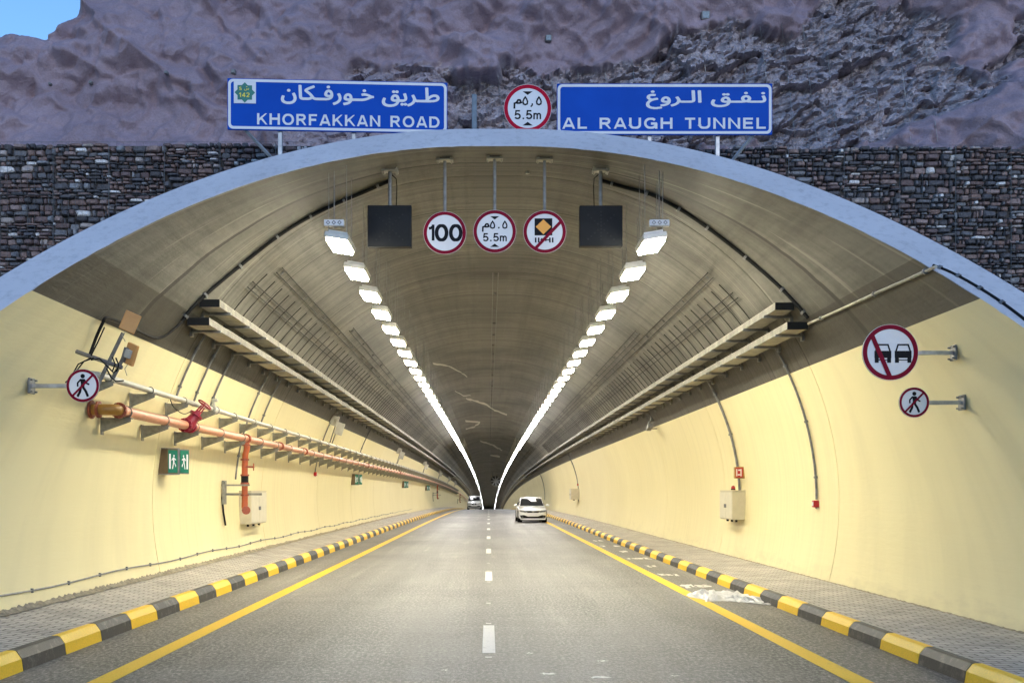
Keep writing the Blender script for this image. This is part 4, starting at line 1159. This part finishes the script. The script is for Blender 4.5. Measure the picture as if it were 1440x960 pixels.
mb = MB(); hc = V0 + va * .49; mb.torus(hc, va, .125, .014, 24, 6); su = va.orthogonal().normalized(); sv = va.cross(su)
for a in range(3):
    d_ = su * math.cos(a * math.pi / 3 * 2) + sv * math.sin(a * math.pi / 3 * 2); mb.tube([hc, hc + d_ * .125], .010, 6)
mb.build('handwheel', 'valve', gv, True)
for y in (22.05, 25.6, 29.0, 44, 60):                                  # coupling rings
    mb = MB(); mb.torus((0, y - FY - .04, 0), (0, 1, 0), FR + .012, .018, 18, 6); mb.torus((0, y - FY + .04, 0), (0, 1, 0), FR + .012, .018, 18, 6); mb.build('coupling', 'flange', fm, True)
GX, GZ, GR, GY = -5.27, 3.335, .045, 13.6
gp = pipe_run('grey_pipe', GX, GZ, GR, GY, 'grey_pipe', 'thinner grey pipe above the fire main on the left wall', 1.72, 95)
MB().tube([(0, -.02, 0), (0, -.02, .0), (-.25, -.12, .02)], GR * 1.1, 12).build('elbow', 'grey_pipe', gp, True)
mb = MB(); mb.cyl((0, 5.55, 0), (0, 5.75, 0), .065, 14); mb.cyl((0, 5.5, 0), (0, 5.53, 0), .08, 14); mb.cyl((0, 5.77, 0), (0, 5.8, 0), .08, 14); mb.tube([(0, 5.65, .05), (0, 5.65, .16)], .03, 8); mb.box((.02, 5.65, .18), (.10, .10, .06), ch=.01); mb.build('drain_valve', 'grey_pipe', gp, True)
hose('drip_tube', [(GX, 16.6, GZ - .05), (GX + .02, 16.75, GZ - .17), (GX + .04, 17.2, GZ - .24), (GX + .05, 17.6, GZ - .16)], .008, 'black', 'thin black tube sagging under the grey pipe by the crimson valve', 'tube')

def hydrant(y, label):
    g = thing('hydrant', (FX, y, FZ + zr(y)), label, 'fire hydrant', 'hydrant branches under the fire main')
    r = .066
    MB().tube([(0, 0, -.05), (.02, 0, -.2), (-.02, 0, -.36), (-.03, 0, -.62), (-.03, 0, -1.42)], r, 14).build('riser', 'hydrant', g, True)
    mb = MB()
    for z in (-.14, -.46, -.80, -.98, -1.24): mb.cyl((-.03 if z < -.3 else 0, 0, z - .018), (-.03 if z < -.3 else 0, 0, z + .018), r * 1.42, 14)
    mb.build('flange', 'flange', g)
    MB().cyl((-.03, 0, -.97), (-.03, 0, -.81), r * 1.2, 14).build('coupling', 'black', g)
    mb = MB(); mb.tube([(-.03, -.05, -.62), (.16, .02, -.62)], .022, 8); mb.build('valve_stem', 'flange', g)
    mb = MB(); mb.torus((.16, .02, -.62), (1, .2, 0), .075, .012, 16, 6); mb.tube([(.16, -.05, -.62), (.16, .09, -.62)], .008, 5); mb.tube([(.16, .02, -.69), (.16, .02, -.55)], .008, 5); mb.build('handwheel', 'hydrant', g, True)
    MB().tube([(-.03, 0, -1.40), (-.03, -.01, -1.5), (.0, -.06, -1.56), (.03, -.13, -1.57)], r * 1.05, 14).build('outlet', 'hydrant', g, True)
    mb = MB(); mb.cyl((.03, -.12, -1.57), (.035, -.15, -1.57), r * 1.4, 14); mb.build('outlet_flange', 'flange', g)
    mb = MB(); wx = wall_x(FZ - 1.1, -1) - FX
    mb.box((wx / 2 - .0, -.10, -1.02), (abs(wx) + .2, .04, .04)); mb.box((wx / 2 + .12, .02, -1.22), (abs(wx) + .44, .04, .05)); mb.box((wx + .04, -.03, -1.18), (.05, .22, .52)); mb.build('bracket', 'bracket', g)
    MB().tube([(wx + .05, -.1, -.95), (wx + .02, -.12, -1.3), (wx + .04, -.1, -1.6), (wx + .06, 0, -1.9)], .022, 8).build('cable', 'black', g)
hydrant(22.05, 'orange hydrant branch dropping from the fire main beside the left cabinet')
hydrant(105, 'far orange hydrant branch deep on the left wall'); hydrant(188, 'faintest orange hydrant branch deepest on the left wall')

def cabinet(side, y0, y1, z0, z1, xf, label):
    xw = wall_x(z1, side) + side * .04; zz = zr((y0 + y1) / 2)
    g = thing('wall_cabinet', (xf, (y0 + y1) / 2, z0 + zz), label, 'cabinet'); h = z1 - z0; L_ = y1 - y0; dx = abs(xw - xf)
    MB().box((side * dx / 2, 0, h / 2), (dx, L_, h), ch=.008).build('case', 'cabinet', g)
    for k in (-1, 1):
        dr = MB().box((-side * .008, k * L_ / 4, h / 2), (.02, L_ / 2 - .02, h - .05), ch=.004).build('door', 'cabinet_door', g)
        mb = MB(); mb.box((-side * .028, k * .06, h * .48), (.03, .028, .09), ch=.004); mb.build('handle', 'dark_steel', dr)
    MB().box((side * dx / 2, 0, h + .012), (dx + .02, L_ + .03, .02)).build('top_plate', 'cabinet', g)
    for k in (-.35, 0., .35): MB().cyl((side * dx * .4, k * L_, -.06), (side * dx * .4, k * L_, .01), .03, 8).build('cable_gland', 'black', g)
    return g
cabinet(-1, 23.5, 25.1, 1.0, 1.77, -5.57, 'cream two door cabinet behind the near orange hydrant')
cabinet(1, 23.8, 25.05, 1.10, 1.78, 5.79, 'cream two door cabinet on the right wall under the red sign')
cabinet(1, 67.3, 68.6, 1.3, 2.0, 5.55, 'small far cabinet on the right wall beyond the sedan')
# red sign box, beacon
def hose_sign(y, side, z, label):
    xw = wall_x(z, side); g = thing('fire_sign_box', (xw, y, z + zr(y)), label, 'sign box')
    MB().box((-side * .10, 0, 0), (.24, .13, .27), ch=.008).build('case', 'elbow', g)
    MB().box((-side * .12, -.070, 0), (.17, .012, .23)).build('sign_face', 'red_box', g)
    mb = MB()
    for q in (-.06, .04): mb.box((-side * .12 + q, -.0785, 0), (.022, .004, .17)); 
    mb.box((-side * .12 - .01, -.0785, -.05), (.06, .003, .025)); mb.box((-side * .12 + .0, -.0785, .06), (.05, .003, .03)); mb.build('symbol', 'sign_white', g)
    return g
hose_sign(23.85, 1, 2.22, 'red sign box on the right wall above the cream cabinet')
p = (5.88, 24.1, 1.81); g = thing('red_beacon', p, 'dark red dome beacon on top of the right cabinet', 'beacon')
MB().cyl((0, 0, 0), (0, 0, .03), .055, 12).build('base', 'black', g); MB().tube([(0, 0, .03), (0, 0, .06), (0, 0, .09), (0, 0, .105)], [.05, .05, .035, .008], 12).build('dome', 'red_box', g, True)
def call_point(y, side, z, label):
    xw = wall_x(z, side); g = thing('call_point', (xw, y, z + zr(y)), label, 'call point', 'red call points on the walls')
    MB().box((-side * .05, 0, 0), (.10, .12, .13), ch=.01).build('case', 'red_box', g); MB().box((-side * .104, 0, 0), (.012, .07, .07)).build('push_panel', 'sign_white', g)
    MB().cyl((-side * .04, 0, -.09), (-side * .04, 0, -.06), .014, 8).build('gland', 'dark_steel', g)
call_point(18.55, 1, 1.54, 'red call point at the foot of the nearest right conduit')
call_point(33.3, -1, 2.36, 'red call point hanging below the fire main on the left wall')
call_point(67.5, 1, 2.3, 'tiny red call point far on the right wall')
# emergency exit signs
def exit_sign(y, label, full=True):
    z = 2.30; xw = wall_x(z, -1); g = thing('exit_sign', (xw, y, z + zr(y)), label, 'exit sign', 'green exit signs on the left wall'); h = .44
    MB().plan([(-.02, -.21), (.14, -.21), (.27, -.03), (.27, .03), (.14, .21), (-.02, .21)], -h / 2, h / 2).build('case', 'sign_case', g)
    MB().plan([(-.02, -.225), (.145, -.225), (.286, -.03), (.286, .03), (.145, .225), (-.02, .225)], h / 2, h / 2 + .015).build('top_plate', 'dark_steel', g)
    MB().plan([(-.02, -.225), (.145, -.225), (.286, -.03), (.286, .03), (.145, .225), (-.02, .225)], -h / 2 - .015, -h / 2).build('bottom_plate', 'dark_steel', g)
    def face(o_, ux_, uy_, wd, mirror):
        u = Vector((ux_, uy_, 0)).normalized(); n = Vector((u.y, -u.x, 0))
        T_ = lambda q, zz, lift: Vector((o_[0], o_[1], 0)) + u * q + Vector((0, 0, zz)) + n * lift
        b = .012
        f_ = MB().add([T_(b, -h / 2 + .02, .006), T_(wd - b, -h / 2 + .02, .006), T_(wd - b, h / 2 - .02, .006), T_(b, h / 2 - .02, .006)], [(0, 1, 2, 3)]).build('sign_face', 'exit_green', g)
        m2 = MB(); s = -1 if mirror else 1; cxw = wd / 2
        def poly(P, lf): m2.add([T_(cxw + s * p[0] * wd, p[1] * h, lf) for p in (P if not mirror else P[::-1])], [tuple(range(len(P)))])
        poly([(-.36, -.30), (-.20, -.30), (-.20, .30), (-.36, .30)], .008)
        n_ = 8; poly([(.10 + .06 * math.cos(2 * math.pi * i / n_), .22 + .05 * math.sin(2 * math.pi * i / n_)) for i in range(n_)], .008)
        poly([(-.02, .16), (.12, .16), (.14, -.02), (.02, -.04)], .009)
        poly([(.02, -.02), (.10, -.02), (.0, -.30), (-.08, -.30)], .0095); poly([(.08, -.02), (.14, -.04), (.30, -.16), (.26, -.24)], .010)
        poly([(.0, .15), (.02, .10), (-.12, .02), (-.14, .07)], .0105); poly([(.12, .14), (.10, .09), (.28, .04), (.29, .09)], .011)
        m2.build('running_figure', 'sign_white', f_)
    face((.14, -.21), .13, .18, .222, False)
    MB().plan([(.272, -.03), (.292, -.024), (.40, .20), (.378, .21)], -h / 2, h / 2).build('side_panel', 'dark_steel', g)
    face((.294, -.024), .108, .224, .245, True)
exit_sign(17.9, 'green exit sign box on the left wall below the crimson valve')
exit_sign(42.7, 'second green exit sign, farther along the left wall'); exit_sign(67.5, 'third green exit sign, far along the left wall'); exit_sign(92.3, 'fourth and faintest green exit sign deep on the left wall')

# ------------------------------------------------------------------ antennas on the left wall
p = O(107, 494, .12)
g = thing('antenna_mast', p, 'bracket mast with crossed steel bars behind the left no pedestrians sign', 'antenna mast'); d = p.y
W = lambda px, py, dd=0.: at(px, py, d + dd) - p
MB().tube([W(107, 494), W(172, 517)], .028, 4).build('cross_bar', 'dark_steel', g)
MB().tube([W(138, 540), W(173, 468)], .026, 4).build('upright', 'dark_steel', g); MB().tube([W(158, 533, .1), W(178, 494, .1)], .026, 4).build('upright', 'dark_steel', g)
mb = MB()
for P in ([(147, 460), (138, 480), (128, 500)], [(128, 503), (110, 512), (100, 530), (92, 538)], [(132, 503), (118, 508), (107, 522), (102, 530)], [(128, 506), (140, 504), (152, 516), (160, 524), (166, 518)],
          [(150, 518), (156, 530), (163, 536), (174, 535)], [(158, 502), (162, 512), (158, 522)], [(163, 503), (167, 513), (164, 522)]):
    mb.tube([W(a, b, -.06 + .03 * math.sin(a)) for a, b in P], .009, 6)
mb.build('cable_bundle', 'black', g)
def panel(px, py, w_, h_, dd, label, back):
    q = at(px, py, d + dd); s = q.y / F
    o = thing('panel_antenna', q, label, 'antenna', 'tan panel antennas at the portal'); o.rotation_euler = (0, R(22), R(20) if not back else R(-25))
    MB().box((0, 0, 0), (w_ * s, .05, h_ * s), ch=.008).build('cover', 'antenna', o)
    if back:
        MB().box((.0, -.05, .0), (w_ * s * .5, .05, h_ * s * .4), ch=.006).build('amplifier', 'grey_box', o); MB().box((-w_ * s * .28, -.05, -.03), (.04, .05, h_ * s * .7)).build('mount', 'dark_steel', o)
    else: MB().box((0, .04, -h_ * s * .2), (.05, .05, h_ * s * .5)).build('mount', 'dark_steel', o)
    MB().tube([(.0, .0, -h_ * s * .5), (-.03, .0, -h_ * s * .75), (.04, 0, -h_ * s)], .005, 5).build('lead', 'tray', o)
panel(183, 453, 22, 28, -.05, 'upper tan panel antenna seen from the front near the left trays', False)
panel(184, 498, 19, 30, .1, 'lower tan panel antenna with a grey amplifier on its back', True)
def antenna_pair(y, label):
    z = 3.95; x = wall_x(z, -1, .2); g = thing('antenna_pair', (x, y, z + zr(y)), label, 'antenna', 'pale antenna pairs along the left wall')
    MB().tube([(-.16, -.05, -.55), (.12, .02, .35)], .018, 4).build('bar', 'dark_steel', g); MB().tube([(-.16, .40, -.55), (.12, .46, .25)], .018, 4).build('bar', 'dark_steel', g)
    rt = Matrix.Rotation(R(18), 3, 'Y')
    MB().box((.0, -.08, .18), (.26, .10, .34), 0, rt, .01).build('panel', 'grey_box', g); MB().box((.10, .40, -.06), (.26, .10, .42), 0, rt, .01).build('panel', 'grey_box', g)
    MB().box((.03, -.15, .14), (.09, .05, .20), 0, rt).build('clamp', 'tray', g)
for y, nm in ((33.4, 'nearest pale antenna pair where the cream wall meets the dark band'), (57.6, 'second pale antenna pair along the left wall'), (80.5, 'third pale antenna pair along the left wall'), (105, 'fourth small antenna pair along the left wall'), (129, 'fifth tiny antenna pair along the left wall'), (153, 'last tiny antenna pair seen along the left wall')): antenna_pair(y, nm)

# ------------------------------------------------------------------ camera on the right wall, jet fan
p = O(916, 590, .05); g = thing('wall_camera', p, 'dark surveillance camera on a bracket under the right trays', 'camera')
MB().box((.02, 0, .05), (.10, .12, .16), ch=.01).build('base', 'dark_steel', g); MB().tube([(0, 0, 0), (-.10, -.05, -.10), (-.12, -.08, -.22)], .025, 8).build('arm', 'dark_steel', g)
MB().box((-.10, -.22, -.26), (.16, .42, .14), 0, Matrix.Rotation(R(-12), 3, 'X'), .015).build('body', 'dark_steel', g); MB().box((.05, -.1, -.30), (.26, .03, .03)).build('rod', 'black', g)
yf = 186; z = 4.86; x = 1.33
g = thing('jet_fan', (x, yf, z + zr(yf) + .45), 'dark round jet fan hung deep inside the tunnel', 'fan'); n = 28
MB().tube([(0, 0, 0), (0, .1, 0), (0, 2.6, 0)], [1.0, .92, .92], n, 0, False).build('casing', 'dark_steel', g, True)
MB().ring((0, 0), .90, 1.02, -.005, 28).build('inlet_ring', 'bracket', g); MB().tube([(0, .25, 0), (0, .6, 0)], [.2, .28], 16).build('hub', 'galv', g)
mb = MB()
for a in range(8):
    q = a * math.pi / 4; mb.stroke([(.25 * math.cos(q), .25 * math.sin(q)), (.88 * math.cos(q + .1), .88 * math.sin(q + .1))], .22, .5)
mb.build('blade', 'galv', g); MB().cyl((0, 1.4, 0), (0, 1.42, 0), .90, 28).build('baffle', 'void', g)
for sx in (-.6, .6): MB().tube([(sx, 1, .6), (sx, 1, 1.6)], .05, 6).build('hanger', 'dark_steel', g)

# ------------------------------------------------------------------ crumpled plastic sheet by the right kerb
nx, ny = 34, 16; vs = []
for j in range(ny):
    for i in range(nx):
        u, v = i / (nx - 1), j / (ny - 1)
        x = 3.42 + 1.02 * u + .08 * math.sin(v * 6 + u * 3); y = 15.95 + 1.35 * v * (1 - .35 * abs(u - .45)) + .18 * math.sin(u * 5.1) - .25 * u
        hgt = abs(fbm(np.array([x * 5.]), np.array([y * 4.]), 5, 4)[0]) * .42 + abs(fbm(np.array([x * 13.]), np.array([y * 11.]), 9, 2)[0]) * .16
        edge = min(u, 1 - u, v, 1 - v); hgt *= .85 * min(1, edge * 8) * (1.2 - u * .5)
        vs.append((x + random.uniform(-.02, .02), y + random.uniform(-.03, .03), .010 + hgt))
L = Vector((3.95, 16.4, 0)); mb = MB(); mb.add([Vector(v) - L for v in vs], [(j * nx + i, j * nx + i + 1, (j + 1) * nx + i + 1, (j + 1) * nx + i) for j in range(ny - 1) for i in range(nx - 1)])
o = mb.build('plastic_sheet', 'plastic'); o.location = L; tag(o, 'crumpled white plastic sheet lying by the right kerb', 'plastic sheet')

# ------------------------------------------------------------------ cars
def car(name, loc, label, suv):
    g = thing(name, loc, label, 'car')
    W = .85 if not suv else .96; Hr = 1.47 if not suv else 1.82; hood = .93 if not suv else 1.12; Ln = 4.4 if not suv else 4.7; clr = .19 if not suv else .26
    # lower body: stations from nose to tail: y, half width at sill, half width at shoulder, shoulder z, centre top z, bottom z
    k = hood / .93
    st = [(.0, .52, .50, .52 * k, .54 * k, .33 * k), (.04, .66, .64, .60 * k, .63 * k, .25 * k), (.14, .78, .75, .68 * k, .72 * k, clr), (.30, .83, .80, .73 * k, .78 * k, clr), (.75, .85, .82, .80 * k, .86 * k, clr), (1.15, .85, .835, .87 * k, .92 * k, clr),
          (1.35, .85, .835, .92 * k, .95 * k, clr), (2.2, .86, .84, .94 * k, .95 * k, clr), (3.4, .86, .84, .96 * k, .97 * k, clr), (Ln - .45, .84, .81, .97 * k, 1.0 * k, clr), (Ln - .08, .78, .74, .92 * k, .96 * k, .28), (Ln, .70, .68, .80 * k, .84 * k, .36)]
    vs = []; m = 0
    for (y, ws, wt, zs_, zt, zb) in st:
        f = W / .86; ws *= f; wt *= f
        half = [(0, zb), (ws * .8, zb), (ws * .97, zb + .06), (ws, zb + (zs_ - zb) * .45), (wt * 1.0, zs_ - .05), (wt * .93, zs_ + .005), (wt * .55, zt - .008), (0, zt)]
        ring = half + [(-a, b) for a, b in half[-2:0:-1]]; m = len(ring); vs += [(a, y, b) for a, b in ring]
    fs = [(i * m + j, i * m + (j + 1) % m, (i + 1) * m + (j + 1) % m, (i + 1) * m + j) for i in range(len(st) - 1) for j in range(m)]
    fs += [tuple(range(m)), tuple(range(len(vs) - 1, len(vs) - m - 1, -1))]
    mb = MB().add(vs, fs)
    # greenhouse
    zb_ = .93 * k; yA, yB, yC, yD = (1.05, 1.95, 3.1, 3.95) if not suv else (1.2, 1.95, 3.9, 4.5)
    bw, rw = W * .95, W * .74
    sec = [(yA, bw * .93, zb_ - .02, bw * .93, zb_ + .0), (yB, bw, zb_ - .02, rw, Hr - .05), (yB + .35, bw, zb_, rw + .01, Hr), (yC, bw, zb_, rw, Hr - .02), (yD, bw * .9, zb_, bw * .88, zb_ + .03)]
    vs = []
    for (y, b, z0, t, z1) in sec:
        ring = [(b, z0), (t + (b - t) * .04, z1 - .04), (t - .06, z1), (0, z1 + .025 * (z1 > 1.2)), (-(t - .06), z1), (-(t + (b - t) * .04), z1 - .04), (-b, z0)]; vs += [(a, y, zz) for a, zz in ring]
    m = 7; fs = [(i * m + j, i * m + (j + 1) % m, (i + 1) * m + (j + 1) % m, (i + 1) * m + j) for i in range(len(sec) - 1) for j in range(m)]
    mb.add(vs, fs); body = mb.build('body', 'car_white', g, True)
    # windscreen on the sloping front of the greenhouse
    lerp = lambda a, b, t: tuple(a[i] + (b[i] - a[i]) * t for i in range(3))
    A = (bw * .93, yA, zb_ - .0); B = (rw, yB, Hr - .05)
    n_ = Vector((0, -(B[2] - A[2]), B[1] - A[1])).normalized() * .012
    a0, a1 = lerp(A, B, .06), lerp(A, B, .92); q = [(-a0[0] * .95, a0[1], a0[2]), (a0[0] * .95, a0[1], a0[2]), (a1[0] * .92, a1[1], a1[2]), (-a1[0] * .92, a1[1], a1[2])]
    MB().add([Vector(p) + n_ for p in q], [(0, 1, 2, 3)]).build('windscreen', 'glass', g)
    for s in (-1, 1):
        T_ = lambda y, t: (s * (bw + (rw - bw) * t + .012), y, zb_ + .02 + (Hr - .10 - zb_) * t)
        MB().add([T_(yA + .35, .06), T_(2.45, .06), T_(2.45, .92), T_(yB + .08, .92)], [(0, 1, 2, 3)]).build('side_window', 'glass', g)
        MB().add([T_(2.52, .06), T_(yD - .45, .06), T_(yC - .05, .92), T_(2.52, .92)], [(0, 1, 2, 3)]).build('side_window', 'glass', g)
    MB().box((0, Ln / 2, .20), (W * 1.6, Ln - .5, .16)).build('underbody_shade', 'trim', g)  # dark box added to blacken the contact shadow under the car
    x1 = W * .92; zh = .66 * k
    for s in (-1, 1):
        mb = MB(); mb.prism([(s * W * .40, zh - .055), (s * W * .52, zh - .075), (s * W * .87, zh - .03), (s * W * .93, zh + .075), (s * W * .60, zh + .05), (s * W * .44, zh + .03)], .02, .30); mb.build('headlight', 'lens', g)
        mb = MB(); mb.box((s * (W + .10), 1.42, hood + .06), (.20, .11, .13), ch=.03); mb.build('mirror', 'car_white', g, True)
        mb = MB(); mb.prism([(s * W * .66, .31 * k), (s * W * .80, .31 * k), (s * W * .80, .36 * k), (s * W * .66, .36 * k)], -.022, .1); mb.build('fog_light', 'lens', g)
    if not suv:
        MB().prism([(-W * .38, zh - .085), (W * .38, zh - .085), (W * .46, zh + .035), (-W * .46, zh + .035)], -.014, .16).build('grille', 'trim', g)
        mb = MB()
        for q in (-.018, .012): mb.box((0, -.016, zh + q), (W * .84, .012, .008))
        mb.build('grille_bar', 'chrome', g)
    else:
        mb = MB()
        for s in (-1, 1): mb.prism([(s * .06, zh - .16), (s * .30, zh - .14), (s * .34, zh + .04), (s * .06, zh + .06)], -.012, .12)
        mb.build('grille', 'trim', g)
    MB().prism([(-W * .80, .25 * k), (W * .80, .25 * k), (W * .90, .42 * k), (W * .62, .44 * k), (W * .34, .36 * k), (-W * .34, .36 * k), (-W * .62, .44 * k), (-W * .90, .42 * k)], -.014, .22).build('lower_intake', 'trim', g)
    mb = MB(); mb.ring((0, zh - .01), .052, .064, -.024, 24); 
    if not suv:
        mb.stroke([(-.025, zh + .036), (0, zh + .0), (.025, zh + .036)], .012, -.0244); mb.stroke([(-.042, zh + .02), (-.02, zh - .045), (0, zh - .008), (.02, zh - .045), (.042, zh + .02)], .012, -.0248)
    mb.build('emblem', 'chrome', g)
    MB().box((0, -.022, .475 * k), (.50, .014, .105), ch=.003).build('number_plate', 'sign_white', g)
    MB().box((0, .03, .20 * k), (W * 1.72, .14, .07), ch=.015).build('bumper_lip', 'car_white', g)
    r = .315 if not suv else .38
    for s in (-1, 1):
        for y in (.85, Ln - .95):
            wh = MB().tube([(s * (W - .215), y, r), (s * (W - .20), y, r), (s * (W - .03), y, r), (s * (W - .012), y, r)], [r - .03, r, r, r - .03], 24).build('wheel', 'rubber', g, True)
            mb = MB(); mb.cyl((s * (W - .02), y, r), (s * (W - .004), y, r), r * .66, 20)
            mb.build('rim', 'chrome', wh)
            # dark wheel arch
            MB().tube([(s * (W - .25), y, r + .02), (s * (W + .004), y, r + .02)], r + .06, 20).build('wheel_arch', 'trim', g)
    # cabin seen through the glass is left dark; rear lights
    for s in (-1, 1): MB().box((s * W * .72, Ln - .02, .80 * k), (.28, .06, .14), ch=.01).build('tail_light', 'red_box', g)
    return g
cy = 58.4
c = car('sedan_car', ((749.5 - CX) * cy / F, cy, zr(cy)), 'white sedan in the right lane driving towards the viewer', False); c.rotation_euler = (0, 0, R(1.0))
cy = 136
car('suv_car', ((666.8 - CX) * cy / F, cy, zr(cy)), 'small distant white off road car at the crest in the left lane', True)
